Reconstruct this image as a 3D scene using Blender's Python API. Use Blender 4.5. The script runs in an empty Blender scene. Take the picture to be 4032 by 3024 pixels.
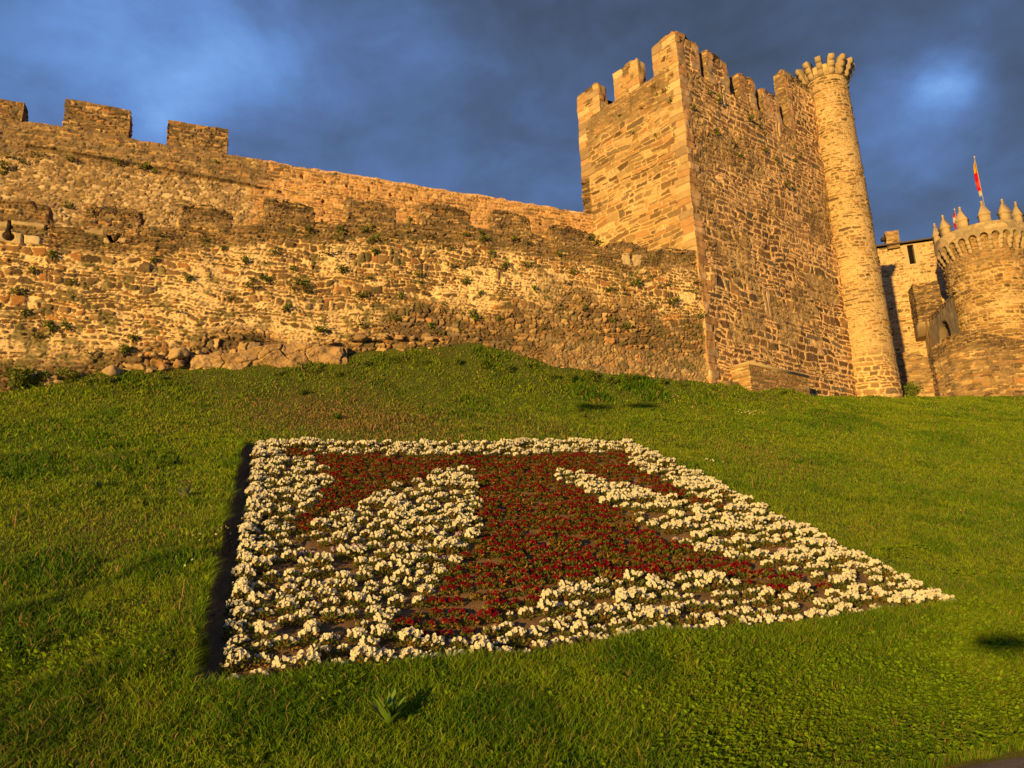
import bpy, math, random
import numpy as np
from math import sin, cos, tan, radians, degrees, atan2, hypot, pi, sqrt
random.seed(7); rng = np.random.default_rng(11)
S = bpy.context.scene; COL = S.collection
# ------------------------------------------------------------------ camera, sky, sun, exposure
f = 3028.; CX, CY = 2016., 1512.
PITCH, ROLL = radians(14.253), radians(2.144)
CF = np.array([0, cos(PITCH), sin(PITCH)]); _u = np.array([0, -sin(PITCH), cos(PITCH)]); _r = np.array([1., 0, 0])
CR = _r*cos(ROLL)-_u*sin(ROLL); CU = _u*cos(ROLL)+_r*sin(ROLL)
C = np.array([0, 0, 1.6])
cam = bpy.data.cameras.new("camera"); cam_o = bpy.data.objects.new("camera", cam); COL.objects.link(cam_o)
cam.sensor_width = 36; cam.lens = f/4032*36; cam.clip_end = 2000; cam.clip_start = .05
from mathutils import Matrix, Vector
M = Matrix(((CR[0], CU[0], -CF[0], 0), (CR[1], CU[1], -CF[1], 0), (CR[2], CU[2], -CF[2], 1.6), (0, 0, 0, 1)))
cam_o.matrix_world = M; S.camera = cam_o
def hd(az): return np.array([sin(radians(az)), cos(radians(az)), 0.])
def ray(x, y): return CF*f+CR*(x-CX)-CU*(y-CY)
SUN_AZ, SUN_EL = 209.1, 4.7
sd = bpy.data.lights.new("sun", 'SUN'); so = bpy.data.objects.new("sun", sd); COL.objects.link(so)
sd.energy = 5.0; sd.angle = radians(.5); sd.color = (1, .615, .165)
sv = Vector(hd(SUN_AZ)*cos(radians(SUN_EL))+np.array([0, 0, sin(radians(SUN_EL))]))
so.rotation_euler = sv.to_track_quat('Z', 'Y').to_euler(); so.location = (-20, -40, 30)
S.view_settings.view_transform = 'Standard'; S.view_settings.look = 'None'; S.view_settings.gamma = 1
S.view_settings.exposure = 0.45
S.cycles.use_denoising = True
S.cycles.max_bounces = 6
W = bpy.data.worlds.new("World"); S.world = W; W.use_nodes = True
nt = W.node_tree; nt.nodes.clear()
def N(t, k, **kw):
    n = t.nodes.new(k)
    for a, b in kw.items(): setattr(n, a, b)
    return n
def math_(t, op, a, b=None, c=None):
    n = N(t, 'ShaderNodeMath', operation=op)
    for i, v in enumerate((a, b, c)):
        if v is None: continue
        if isinstance(v, (int, float)): n.inputs[i].default_value = v
        else: t.links.new(v, n.inputs[i])
    return n.outputs[0]
def ramp(t, fac, stops):
    n = N(t, 'ShaderNodeValToRGB'); t.links.new(fac, n.inputs[0]); e = n.color_ramp.elements
    while len(e) < len(stops): e.new(.5)
    for q, (p, c) in zip(e, stops): q.position = p; q.color = (*c, 1)
    return n.outputs[0]
out = N(nt, 'ShaderNodeOutputWorld'); bg = N(nt, 'ShaderNodeBackground'); bgc = N(nt, 'ShaderNodeBackground'); mx = N(nt, 'ShaderNodeMixShader')
sky = N(nt, 'ShaderNodeTexSky', sky_type='NISHITA', sun_disc=False); sky.sun_elevation = radians(SUN_EL); sky.sun_rotation = radians(SUN_AZ)
nt.links.new(sky.outputs[0], bg.inputs[0]); bg.inputs[1].default_value = .10
tc = N(nt, 'ShaderNodeTexCoord'); GEN = tc.outputs['Generated']
def cloud_noise(scale, stretch, det, rough, dist=0.):
    mp = N(nt, 'ShaderNodeMapping'); nt.links.new(GEN, mp.inputs[0]); mp.inputs['Scale'].default_value = stretch
    mp.inputs['Location'].default_value = (3.1, 1.7, 5.2)
    n = N(nt, 'ShaderNodeTexNoise'); nt.links.new(mp.outputs[0], n.inputs['Vector'])
    n.inputs['Scale'].default_value = scale; n.inputs['Detail'].default_value = det; n.inputs['Roughness'].default_value = rough; n.inputs['Distortion'].default_value = dist
    return n.outputs[0]
n1 = cloud_noise(2.2, (1, 1, 1.8), 4, .5, .2); n2 = cloud_noise(6.0, (1, 1, 1.7), 8, .58, .35)
base = math_(nt, 'ADD', math_(nt, 'MULTIPLY', n1, .42), math_(nt, 'MULTIPLY_ADD', n2, .46, -.08))
n3 = cloud_noise(7, (1, 1, 1.5), 6, .62, .25)
def blob(px, py, rad, amp):   # a brighter (or darker) opening of the clouds in that part of the sky
    d = ray(px, py); d = d/np.linalg.norm(d)
    v = N(nt, 'ShaderNodeVectorMath', operation='DISTANCE'); nt.links.new(GEN, v.inputs[0]); v.inputs[1].default_value = tuple(d)
    q = math_(nt, 'DIVIDE', v.outputs['Value'], rad); q = math_(nt, 'MULTIPLY', q, q)
    return math_(nt, 'MULTIPLY', math_(nt, 'MULTIPLY', math_(nt, 'EXPONENT', math_(nt, 'MULTIPLY', q, -1.)), amp), math_(nt, 'MULTIPLY_ADD', n3, 2.4, -.25) if amp > .1 else 1.)
tot = base
for b in ((860, 210, .11, .15), (120, 300, .15, .10), (610, 510, .055, .22), (500, 120, .10, .08), (200, 150, .06, .10), (3720, 335, .032, .30), (3640, 450, .09, .13), (3480, 560, .06, .10), (1300, 600, .2, .10), (2100, 600, .25, .05),
          (3700, 700, .2, .06), (2400, 60, .3, -.10), (3500, 80, .22, -.10), (1350, 60, .2, -.03), (60, 30, .12, -.05), (3950, 480, .07, -.06)):
    tot = math_(nt, 'ADD', tot, blob(*b))
ccol = ramp(nt, tot, [(.22, (.036, .052, .088)), (.36, (.052, .086, .175)), (.50, (.075, .142, .325)), (.64, (.105, .22, .50)), (.82, (.16, .32, .66))])
nt.links.new(ccol, bgc.inputs[0]); bgc.inputs[1].default_value = 1.04
mx.inputs[0].default_value = .90
nt.links.new(bg.outputs[0], mx.inputs[1]); nt.links.new(bgc.outputs[0], mx.inputs[2]); nt.links.new(mx.outputs[0], out.inputs[0])

# ------------------------------------------------------------------ numpy noise
def hsh(*a):
    h = np.zeros(np.broadcast(*a).shape, np.uint32)+np.uint32(2166136261)
    for k, x in enumerate(a):
        h = (h ^ (np.asarray(x).astype(np.int64).astype(np.uint32)*np.uint32(374761393+k*668265262 & 0xffffffff)))
        h = h*np.uint32(2246822519); h ^= h >> np.uint32(15); h = h*np.uint32(3266489917); h ^= h >> np.uint32(13)
    return h.astype(np.float64)/4294967295.
np.seterr(over='ignore')
def vn2(x, y, s=0):
    i, j = np.floor(x), np.floor(y); a, b = x-i, y-j; a = a*a*(3-2*a); b = b*b*(3-2*b)
    h = lambda p, q: hsh(i+p, j+q, s+0*i)
    return ((h(0, 0)*(1-a)+h(1, 0)*a)*(1-b)+(h(0, 1)*(1-a)+h(1, 1)*a)*b)*2-1
def fb2(x, y, s=0, o=3):
    t = 0; a = 1.; n = 0
    for k in range(o): t = t+a*vn2(x*2**k+k*17.3, y*2**k-k*9.1, s+k); n += a; a *= .5
    return t/n
def vn3(x, y, z, s=0):
    i, j, k = np.floor(x), np.floor(y), np.floor(z); a, b, c = x-i, y-j, z-k
    a = a*a*(3-2*a); b = b*b*(3-2*b); c = c*c*(3-2*c)
    h = lambda p, q, r: hsh(i+p, j+q, k+r, s+0*i)
    l = lambda r: (h(0, 0, r)*(1-a)+h(1, 0, r)*a)*(1-b)+(h(0, 1, r)*(1-a)+h(1, 1, r)*a)*b
    return (l(0)*(1-c)+l(1)*c)*2-1
def sm(x, a, b):
    t = np.clip((x-a)/(b-a), 0, 1); return t*t*(3-2*t)
def warp(P, amp=.035, fr=1.3):
    x, y, z = P[..., 0], P[..., 1], P[..., 2]
    return P+np.stack([amp*vn3(x*fr, y*fr, z*fr, 91)+amp*.5*vn3(x*fr*3, y*fr*3, z*fr*3, 94), amp*vn3(x*fr, y*fr, z*fr, 92)+amp*.5*vn3(x*fr*3, y*fr*3, z*fr*3, 95), amp*vn3(x*fr, y*fr, z*fr, 93)+amp*.4*vn3(x*fr*3, y*fr*3, z*fr*3, 96)], -1)

# ------------------------------------------------------------------ masonry: every stone laid in numpy
BROWN = [(.30, .20, .115), (.24, .165, .10), (.36, .25, .145), (.20, .15, .10), (.40, .27, .15), (.28, .22, .16), (.44, .25, .12)]
DARK = [(.15, .115, .08), (.20, .15, .10), (.12, .095, .07), (.26, .19, .12), (.18, .15, .12)]
TAN = [(.50, .36, .20), (.42, .31, .18), (.56, .42, .25), (.36, .26, .16), (.48, .33, .17), (.62, .48, .30)]
PINK = [(.52, .30, .15), (.46, .28, .15), (.58, .37, .20), (.36, .20, .12), (.54, .34, .18), (.62, .44, .27)]
PALE = [(.60, .46, .28), (.52, .39, .24), (.66, .52, .33), (.45, .32, .20), (.56, .38, .21), (.40, .33, .25), (.58, .44, .24)]
STY = {
 'low': dict(su=.30, sv=.17, pal=[(.24, .155, .085), (.18, .12, .07), (.30, .19, .10), (.14, .10, .065), (.34, .22, .12), (.21, .165, .11), (.38, .20, .09), (.27, .18, .10)], mort=(.84, .66, .40), j=.010, jv=.048, rnd=.06, split=.25, lost=.07, rag=1.4, rel=.06, chip=.55),
 'slab': dict(su=.42, sv=.085, pal=DARK+BROWN[:5]+TAN[:1], mort=(.085, .06, .04), j=.004, jv=.012, rnd=.02, split=.15, lost=.05, rag=.8, rel=.085, chip=.1),
 'cob':   dict(su=0.19, sv=0.13, pal=BROWN+TAN[:2], mort=(.30, .22, .14), t=.16, tv=.06, jit=.8, rel=.06, p=2, chip=0),
 'rub': dict(su=.34, sv=.18, pal=BROWN+TAN[:2]+DARK[:2], mort=(.17, .12, .075), j=.008, jv=.025, rnd=.07, split=.3, lost=.04, rag=1.4, rel=.10, chip=.4),
 'upl': dict(su=.28, sv=.13, pal=TAN+[(.58, .44, .26), (.30, .21, .12), (.24, .17, .10)], mort=(.27, .195, .115), t=.14, tv=.14, jit=1., rel=.055, p=2.4, chip=.5),
 'upr': dict(su=.34, sv=.15, pal=PINK+BROWN[:3]+DARK[3:4], mort=(.66, .43, .22), j=.012, jv=.022, rnd=.03, split=.3, lost=.03, rag=.9, rel=.045, chip=.3),
 'merl': dict(su=.34, sv=.10, pal=DARK+TAN[:3]+BROWN, mort=(.22, .16, .10), j=.006, jv=.022, rnd=.03, split=.2, lost=.05, rag=1.1, rel=.065, chip=.3),
 'twl': dict(su=.58, sv=.30, pal=[(.46, .33, .18), (.38, .27, .15), (.52, .39, .22), (.30, .21, .12), (.44, .27, .14), (.25, .19, .13), (.21, .14, .08), (.36, .27, .16)], mort=(.68, .51, .29), j=.014, jv=.040, rnd=.06, split=.3, lost=.03, rag=.9, rel=.05, chip=.4),
 'twr': dict(su=.50, sv=.33, pal=[(.21, .135, .075), (.16, .11, .07), (.26, .165, .09), (.23, .13, .075), (.16, .13, .10), (.33, .21, .11), (.28, .17, .085)], mort=(.90, .62, .34), j=.030, jv=.032, rnd=.09, split=.28, lost=.03, rag=.85, rel=.04, chip=.5),
 'tur': dict(su=.40, sv=.19, pal=[(.26, .19, .11), (.16, .12, .08), (.34, .22, .12), (.42, .29, .16), (.20, .16, .11), (.36, .22, .11)], mort=(.72, .55, .32), j=.028, jv=.055, rnd=.06, split=.4, lost=.16, rag=1.0, rel=.05, chip=.4),
 'hou': dict(su=.46, sv=.27, pal=TAN+PALE[:2]+BROWN, mort=(.70, .55, .33), j=.03, jv=.05, rnd=.06, split=.3, lost=.10, rag=1.0, rel=.05, chip=.4),
 'rnd': dict(su=.52, sv=.30, pal=[(.40, .28, .15), (.30, .20, .11), (.46, .33, .18), (.24, .16, .09), (.34, .23, .12), (.20, .15, .09)], mort=(.62, .47, .26), j=.022, jv=.075, rnd=.09, split=.3, lost=.06, rag=1.2, rel=.11, chip=.5),
 'bas': dict(su=.52, sv=.17, pal=BROWN+DARK[:2]+TAN[:3], mort=(.30, .22, .13), j=.010, jv=.035, rnd=.04, split=.25, lost=.05, rag=1.1, rel=.09, chip=.4),
 'ash':   dict(su=.85, sv=.42, pal=[(.42, .33, .20), (.48, .37, .22), (.36, .28, .18), (.44, .32, .18)], mort=(.22, .17, .11), t=.03, tv=.01, jit=.12, rel=.015, p=8, chip=0),
 'rock': dict(su=.34, sv=.22, pal=[(.50, .34, .19), (.44, .30, .17), (.56, .40, .23)], mort=(.34, .22, .13), t=.0, tv=.0, jit=1., rel=.05, p=3, chip=0),
 'ledge': dict(su=.45, sv=.060, pal=TAN+PINK[:3]+PALE[:2], mort=(.12, .09, .06), j=.004, jv=.004, rnd=.008, split=.0, lost=.0, rag=.35, rel=.045, chip=0),
}
for _k in STY:
    if _k not in ('rock', 'ash'): STY[_k]['mort'] = tuple(np.array(STY[_k]['mort'])*(.97, .92, .84))
STY['tur']['mort'] = tuple(np.array(STY['tur']['mort'])*.88); STY['tur']['pal'] = STY['tur']['pal']+[(.20, .14, .08), (.24, .16, .09)]
for _k in ('twl', 'tur', 'hou', 'rnd'): STY[_k]['mort'] = tuple(np.array(STY[_k]['mort'])*.86); STY[_k]['pal'] = [tuple(np.array(c)*(.90, .86, .80)) for c in STY[_k]['pal']]
def stones(U, V, st, seed):
    s = STY[st]; sc = 1.0
    v = V/s['sv']; v = v+.55*vn2(v*.45, v*0+seed, seed+5)+.35*vn2(U/s['su']*.5, v*.35, seed+1)+.16*vn2(U/s['su']*1.7, v*1.3, seed+2)
    u = U/s['su']+.34*vn2(U/s['su']*.8, v*1.1, seed+3)+.16*vn2(U/s['su']*2.3, v*2.1, seed+4)
    r0 = np.floor(v)
    F1 = np.full(U.shape, 9.); F2 = F1.copy(); ID = np.zeros(U.shape); ID2 = np.zeros(U.shape); DX = np.zeros(U.shape); DY = np.zeros(U.shape)
    for dj in (-1, 0, 1):
        j = r0+dj; off = hsh(j, j*0+seed)*3; su_r = .75+.6*hsh(j, j*0+seed+40); uu = u*su_r+off; i0 = np.floor(uu)
        for di in (-1, 0, 1):
            i = i0+di; h1 = hsh(i, j, j*0+seed+1); h2 = hsh(i, j, j*0+seed+2); h3 = hsh(i, j, j*0+seed+3)
            dx = uu-(i+.5+s['jit']*(h1-.5)); dy = v-(j+.5+s['jit']*.8*(h2-.5)); w = .78+.55*h3
            d = ((np.abs(dx)**s['p']+np.abs(dy)**s['p'])**(1/s['p']))*w
            n1 = d < F1; F2 = np.where(n1, F1, np.minimum(F2, d)); F1 = np.where(n1, d, F1)
            ID = np.where(n1, h1*.37+h2*.63, ID); ID2 = np.where(n1, hsh(i, j, j*0+seed+7), ID2); DX = np.where(n1, dx, DX); DY = np.where(n1, dy, DY)
    edge = F2-F1+(.10*vn2(U*13, V*17, seed+9)+.08*vn2(U*30, V*36, seed+10))*min(1, s['tv']*8)
    t = s['t']+s['tv']*np.clip(fb2(U*.55, V*.9, seed+11, 4)*1.5+.15, 0, 1)
    m = sm(edge, t-.03, t+.05)                      # 1 on a stone, 0 on mortar
    chip = 0
    if s['chip']:     # small pinning stones bedded in the wide joints
        a_ = s['su']*.36; b_ = s['sv']*.42; i_, j_ = np.floor(U/a_+.4*vn2(V*9, V*0, seed+60)), np.floor(V/b_); cx_ = U/a_+.4*vn2(V*9, V*0, seed+60)-i_-.5-.4*(hsh(i_, j_, j_*0+seed+61)-.5); cy_ = V/b_-j_-.5-.4*(hsh(i_, j_, j_*0+seed+62)-.5)
        hc_ = hsh(i_, j_, j_*0+seed+63); chip = sm(.36+.12*vn2(U*40, V*40, seed+64)-np.sqrt(cx_**2+cy_**2), 0, .12)*(hc_ < s['chip'])*(1-m)
    pal = np.array(s['pal']); k = np.clip((ID2*len(pal)).astype(int), 0, len(pal)-1); c = pal[k]
    val = 1+.55*(hsh(np.floor(ID*9999), np.floor(ID2*9999))-.5)
    lam = 1+.16*vn2(U*3+ID*40, V*34, seed+12)+.14*fb2(U*9, V*13, seed+13, 3)
    c = c*(val*lam)[..., None]
    mc = np.array(s['mort'])*(1+.20*fb2(U*6, V*6, seed+14, 4)+.12*fb2(U*.7, V*.7, seed+15, 2))[..., None]
    col = c*m[..., None]+mc*(1-m)[..., None]
    if s['chip']: cp = pal[np.clip((hc_/s['chip']*len(pal)).astype(int), 0, len(pal)-1)]*1.05; col = col*(1-chip)[..., None]+cp*chip[..., None]
    rel = s['rel']
    h = m*rel*(.25+1.0*ID)+m*rel*(.7*(ID2-.5)*DX+.9*(ID-.4)*DY)+rel*.30*fb2(U*7, V*11, seed+16, 3)+rel*.5*fb2(U*.9, V*.9, seed+17, 2)
    h = h-rel*.45*sm(.06-np.abs(edge-t), 0, .06)+chip*rel*.5
    return col, h-rel*.5
def courses(U, V, st, seed):
    """coursed rubble: beds of uneven height, stones of uneven length, some split into thin pairs"""
    s = STY[st]; sv, su = s['sv'], s['su']; q = s.get('rag', 1.)
    v = V/sv; v = v+.6*vn2(v*.4, v*0+seed, seed+5)+q*(.40*vn2(U/su*.33, v*.25, seed+1)+.16*vn2(U/su*1.1, v*.8, seed+2))
    r = np.floor(v); fy = v-r
    hs = sv/(1+.6*.4*np.cos(0))
    kk = .65+.75*hsh(r, r*0+seed+40); u = U/su*kk+hsh(r, r*0+seed+41)*9+q*(.18*vn2(U/su*1.3, v*1.5, seed+3)); W_ = su/kk
    def bnd(i): return i+.72*(hsh(i, r, r*0+seed+42)-.5)+.34*(hsh(i, r, r*0+seed+43)-.5)*(fy-.5)*2
    i = np.floor(u); b0 = bnd(i); b1 = bnd(i+1); lo = u < b0; hi = u >= b1
    i = np.where(lo, i-1, np.where(hi, i+1, i)); b0 = bnd(i); b1 = bnd(i+1)
    spl = hsh(i, r, r*0+seed+44) < s.get('split', .3); cut = .35+.3*hsh(i, r, r*0+seed+45)+.06*vn2(U*3, V*3, seed+46); upper = spl & (fy > cut)
    ylo = np.where(upper, cut, 0.); yhi = np.where(spl & ~upper, cut, 1.); ylo = ylo+.10*(hsh(i, r, upper*1+seed+47)-.3)*(ylo == 0)
    dy = np.minimum(fy-ylo, yhi-fy)*sv; dx = np.minimum(u-b0, b1-u)*W_
    k = s.get('rnd', .035); d = k-np.sqrt(np.clip(k-dx, 0, None)**2+np.clip(k-dy, 0, None)**2); d = np.where((dx > k) & (dy > k), k+np.minimum(dx, dy)-k, d); d = np.minimum(d, np.minimum(dx, dy))
    ID = hsh(i, r, upper*1+seed+48); ID2 = hsh(i, r, upper*1+seed+49)
    d = d+q*(.011*vn2(U*11, V*15, seed+9)+.009*vn2(U*27, V*33, seed+10))
    t = s['j']+s.get('jv', .03)*np.clip(fb2(U*.6, V*1.0, seed+11, 4)*1.7+.1, 0, 1.3)+.006*(ID-.5)
    t = t+.5*sv*(hsh(i, r, upper*1+seed+50) < s.get('lost', .04))
    m = sm(d-t, -.006, .009)
    pal = np.array(s['pal']); kx = np.clip((ID2*len(pal)).astype(int), 0, len(pal)-1); c = pal[kx]
    a_ = .13; b_ = .055; i_, j_ = np.floor(U/a_+.5*vn2(V*9, V*0, seed+60)), np.floor(V/b_); cx_ = U/a_+.5*vn2(V*9, V*0, seed+60)-i_-.5; cy_ = V/b_-j_-.5; hc_ = hsh(i_, j_, j_*0+seed+63)
    chip = sm(.40+.16*vn2(U*40, V*40, seed+64)-np.sqrt(cx_**2+cy_**2), 0, .12)*(hc_ < s['chip'])*sm(t-d, .008, .02)
    val = 1+.75*(ID-.5); lam = 1+.12*vn2(U*2.2+ID*40, V*30, seed+12)+.14*fb2(U*6, V*8, seed+13, 4)
    c = c*(val*lam*.94)[..., None]*np.array([1, .95, .86])
    mc = np.array(s['mort'])*(1+.22*fb2(U*7, V*7, seed+14, 4)+.14*fb2(U*.7, V*.7, seed+15, 2))[..., None]
    col = c*m[..., None]+mc*(1-m)[..., None]
    cp = pal[np.clip((hc_/max(s['chip'], .01)*len(pal)).astype(int), 0, len(pal)-1)]; col = col*(1-chip)[..., None]+cp*chip[..., None]
    rel = s['rel']; tx = (u-b0)/(b1-b0)-.5; ty = fy-.5
    h = m*rel*(.15+1.1*ID)+m*rel*(1.0*(ID2-.5)*tx+1.2*(ID-.35)*ty)+rel*.32*fb2(U*7, V*12, seed+16, 3)+rel*.5*fb2(U*.9, V*.9, seed+17, 2)-rel*.6*sm(.014-np.abs(d-t-.002), 0, .014)+chip*rel*.4
    return col, h-rel*.5
_stones0 = stones
def stones(U, V, st, seed): return courses(U, V, st, seed) if 'j' in STY[st] else _stones0(U, V, st, seed)
def mixs(a, b, w): return a[0]*(1-w)[..., None]+b[0]*w[..., None], a[1]*(1-w)+b[1]*w

# ------------------------------------------------------------------ mesh helpers
class MB:
    def __init__(s): s.V = []; s.F = []; s.K = []; s.n = 0
    def add(s, V, F, col):
        V = np.asarray(V, float).reshape(-1, 3); col = np.broadcast_to(np.asarray(col, float), (len(V), 3))
        s.V.append(V); s.K.append(col); s.F.append([np.asarray(q)+s.n for q in (F if isinstance(F, list) else [F])]); s.n += len(V)
    def grid(s, P, col, close_u=False):
        a, b = P.shape[:2]; I = np.arange(a*b).reshape(a, b)
        q = np.stack([I[:-1, :-1], I[1:, :-1], I[1:, 1:], I[:-1, 1:]], -1).reshape(-1, 4)
        s.add(P.reshape(-1, 3), q, np.broadcast_to(col, P.shape).reshape(-1, 3))
    def box(s, c, d1, d2, d3, col):      # centre, half axes
        c, d1, d2, d3 = map(lambda q: np.asarray(q, float), (c, d1, d2, d3))
        V = [c+a*d1+b*d2+e*d3 for a in (-1, 1) for b in (-1, 1) for e in (-1, 1)]
        F = np.array([[0, 1, 3, 2], [4, 6, 7, 5], [0, 4, 5, 1], [2, 3, 7, 6], [0, 2, 6, 4], [1, 5, 7, 3]])
        if np.dot(np.cross(d1, d2), d3) < 0: F = F[:, ::-1]
        s.add(V, F, col)
    def prism(s, prof, O, A, B, T, w, col):   # polygon (a,b) extruded +-w along T
        O, A, B, T = map(lambda q: np.asarray(q, float), (O, A, B, T)); n = len(prof)
        V = [O+a*A+b*B+e*w*T for e in (-1, 1) for a, b in prof]
        quads = np.array([[i, (i+1) % n, n+(i+1) % n, n+i] for i in range(n)])
        s.add(V, [quads, np.array([list(range(n))[::-1]]), np.array([list(range(n, 2*n))])], col)
    def tube(s, pts, rad, col, k=6):
        pts = [np.asarray(p, float) for p in pts]; R = []
        for i, p in enumerate(pts):
            d = pts[min(i+1, len(pts)-1)]-pts[max(i-1, 0)]; d = d/np.linalg.norm(d)
            a = np.cross(d, [0.3, .2, 1.] if abs(d[2]) < .9 else [1., 0, 0]); a /= np.linalg.norm(a); b = np.cross(d, a)
            r = rad[i] if hasattr(rad, '__len__') else rad
            R.append([p+r*(cos(t)*a+sin(t)*b) for t in np.linspace(0, 2*pi, k, endpoint=False)])
        V = np.array(R).reshape(-1, 3); n = len(pts)
        q = np.array([[i*k+j, i*k+(j+1) % k, (i+1)*k+(j+1) % k, (i+1)*k+j] for i in range(n-1) for j in range(k)])
        s.add(V, [q, np.array([list(range(k))[::-1]]), np.array([[(n-1)*k+j for j in range(k)]])], col)
    def mesh(s, name, mat, smooth=False):
        V = np.concatenate(s.V); K = np.concatenate(s.K); groups = {}
        for L in s.F:
            for q in L: groups.setdefault(q.shape[1], []).append(q)
        loops = []; sizes = []
        for k, L in groups.items():
            q = np.concatenate(L); loops.append(q.reshape(-1)); sizes.append(np.full(len(q), k))
        loops = np.concatenate(loops).astype(np.int32); sizes = np.concatenate(sizes); st = np.concatenate([[0], np.cumsum(sizes)[:-1]]).astype(np.int32)
        me = bpy.data.meshes.new(name); me.vertices.add(len(V)); me.vertices.foreach_set('co', V.astype(np.float32).reshape(-1))
        me.loops.add(len(loops)); me.loops.foreach_set('vertex_index', loops)
        me.polygons.add(len(st)); me.polygons.foreach_set('loop_start', st); me.polygons.foreach_set('loop_total', sizes.astype(np.int32))
        if smooth: me.polygons.foreach_set('use_smooth', np.ones(len(st), bool))
        at = me.color_attributes.new('Col', 'FLOAT_COLOR', 'POINT'); c4 = np.ones((len(V), 4), np.float32); c4[:, :3] = np.clip(K, .0005, .95); at.data.foreach_set('color', c4.reshape(-1))
        me.update(calc_edges=True); me.materials.append(mat); return me
    def build(s, name, mat, parent=None, smooth=False, loc=None):
        me = s.mesh(name, mat, smooth); o = bpy.data.objects.new(name, me); COL.objects.link(o)
        if loc is not None:
            me.transform(Matrix.Translation(-Vector(loc))); o.location = loc
        if parent is not None:
            o.parent = parent; bpy_loc = parent.location
            if loc is None: me.transform(Matrix.Translation(-Vector(bpy_loc)))
            else: o.location = Vector(loc)-Vector(bpy_loc)
        return o
def thing(name, label, cat, loc=(0, 0, 0), group=None):
    o = bpy.data.objects.new(name, None); COL.objects.link(o); o.location = loc; o['label'] = label; o['category'] = cat; o.empty_display_size = .2
    if group: o['group'] = group
    return o
def tag(o, label=None, cat=None, group=None, kind=None):
    for k, v in (('label', label), ('category', cat), ('group', group), ('kind', kind)):
        if v: o[k] = v
    return o
def panel(mb, O, A, B, Nn, la, lb, res, fn, fade=(1, 1, 1, 1), zt=None, wp=.035, u0=0., v0=0.):
    """rectangle O + a*A + b*B displaced along Nn by fn(U, V) -> colour, height; zt(u) bends the top edge"""
    if zt is not None: lb = float(np.max(zt(np.linspace(0, la, 50)+u0)))-v0
    na, nb = max(3, int(la/res)+1), max(3, int(lb/res)+1)
    a = np.linspace(0, la, na)[:, None]+np.zeros(nb)[None]; t = np.linspace(0, 1, nb)[None]+np.zeros(na)[:, None]
    top = (zt(a[:, 0]+u0)-v0)[:, None] if zt is not None else lb
    b = t*top
    P = np.asarray(O)+a[..., None]*np.asarray(A)+b[..., None]*np.asarray(B)
    col, h = fn(a+u0, b+v0)
    fd = np.ones(a.shape); e = 2.2*res
    if fade[0]: fd *= np.clip(a/e, 0, 1)
    if fade[1]: fd *= np.clip((la-a)/e, 0, 1)
    if fade[2]: fd *= np.clip(b/e, 0, 1)
    if fade[3]: fd *= np.clip((top-b)/e, 0, 1)
    if wp: P = warp(P, wp)
    P = P+(h*fd)[..., None]*np.asarray(Nn)
    mb.grid(P, col)
def stone_box(mb, O, A, Nf, la, th, z0, z1, res, st, seed, back=True, top=None, u0=0., wp=.05, fn=None):
    """block whose front face starts at O, runs la along A, faces Nf, th thick"""
    Z = np.array([0, 0, 1.]); O = np.array([O[0], O[1], z0]); Bk = -np.asarray(Nf); A = np.asarray(A); h = z1-z0
    F_ = fn or (lambda U, V: stones(U, V, st, seed))
    panel(mb, O, A, Z, Nf, la, h, res, F_, v0=z0, u0=u0, wp=wp)
    G_ = lambda U, V: stones(U, V, st, seed)
    panel(mb, O+A*la, Bk, Z, A, th, h, res, G_, v0=z0, u0=u0+la, wp=wp)
    panel(mb, O+Bk*th, Nf, Z, -A, th, h, res, G_, v0=z0, u0=u0-th, wp=wp)
    if back: panel(mb, O+A*la+Bk*th, -A, Z, Bk, la, h, res*2, G_, v0=z0, u0=u0+7, wp=wp)
    panel(mb, O+Z*h, A, Bk, Z, la, th, res, G_, u0=u0, wp=wp)

# ------------------------------------------------------------------ materials
def new_mat(name):
    m = bpy.data.materials.new(name); m.use_nodes = True; t = m.node_tree; t.nodes.clear()
    o = N(t, 'ShaderNodeOutputMaterial'); p = N(t, 'ShaderNodeBsdfPrincipled'); t.links.new(p.outputs[0], o.inputs[0]); return m, t, p, o
def masonry_mat(name, scale=9., bump=.02, amt=.22):
    m, t, p, o = new_mat(name); a = N(t, 'ShaderNodeAttribute', attribute_name='Col'); tc = N(t, 'ShaderNodeNewGeometry')
    n = N(t, 'ShaderNodeTexNoise'); t.links.new(tc.outputs['Position'], n.inputs['Vector']); n.inputs['Scale'].default_value = scale; n.inputs['Detail'].default_value = 6; n.inputs['Roughness'].default_value = .65
    k = math_(t, 'MULTIPLY_ADD', n.outputs[0], amt*2.4, 1-amt*1.2)
    v = N(t, 'ShaderNodeVectorMath', operation='SCALE'); t.links.new(a.outputs['Color'], v.inputs[0]); t.links.new(k, v.inputs['Scale'])
    t.links.new(v.outputs[0], p.inputs['Base Color']); p.inputs['Roughness'].default_value = .93; p.inputs['Specular IOR Level'].default_value = .15
    n2 = N(t, 'ShaderNodeTexNoise'); t.links.new(tc.outputs['Position'], n2.inputs['Vector']); n2.inputs['Scale'].default_value = scale*3.2; n2.inputs['Detail'].default_value = 5; n2.inputs['Roughness'].default_value = .7
    b = N(t, 'ShaderNodeBump'); b.inputs['Strength'].default_value = .9; b.inputs['Distance'].default_value = bump; t.links.new(n2.outputs[0], b.inputs['Height']); t.links.new(b.outputs[0], p.inputs['Normal'])
    return m
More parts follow.
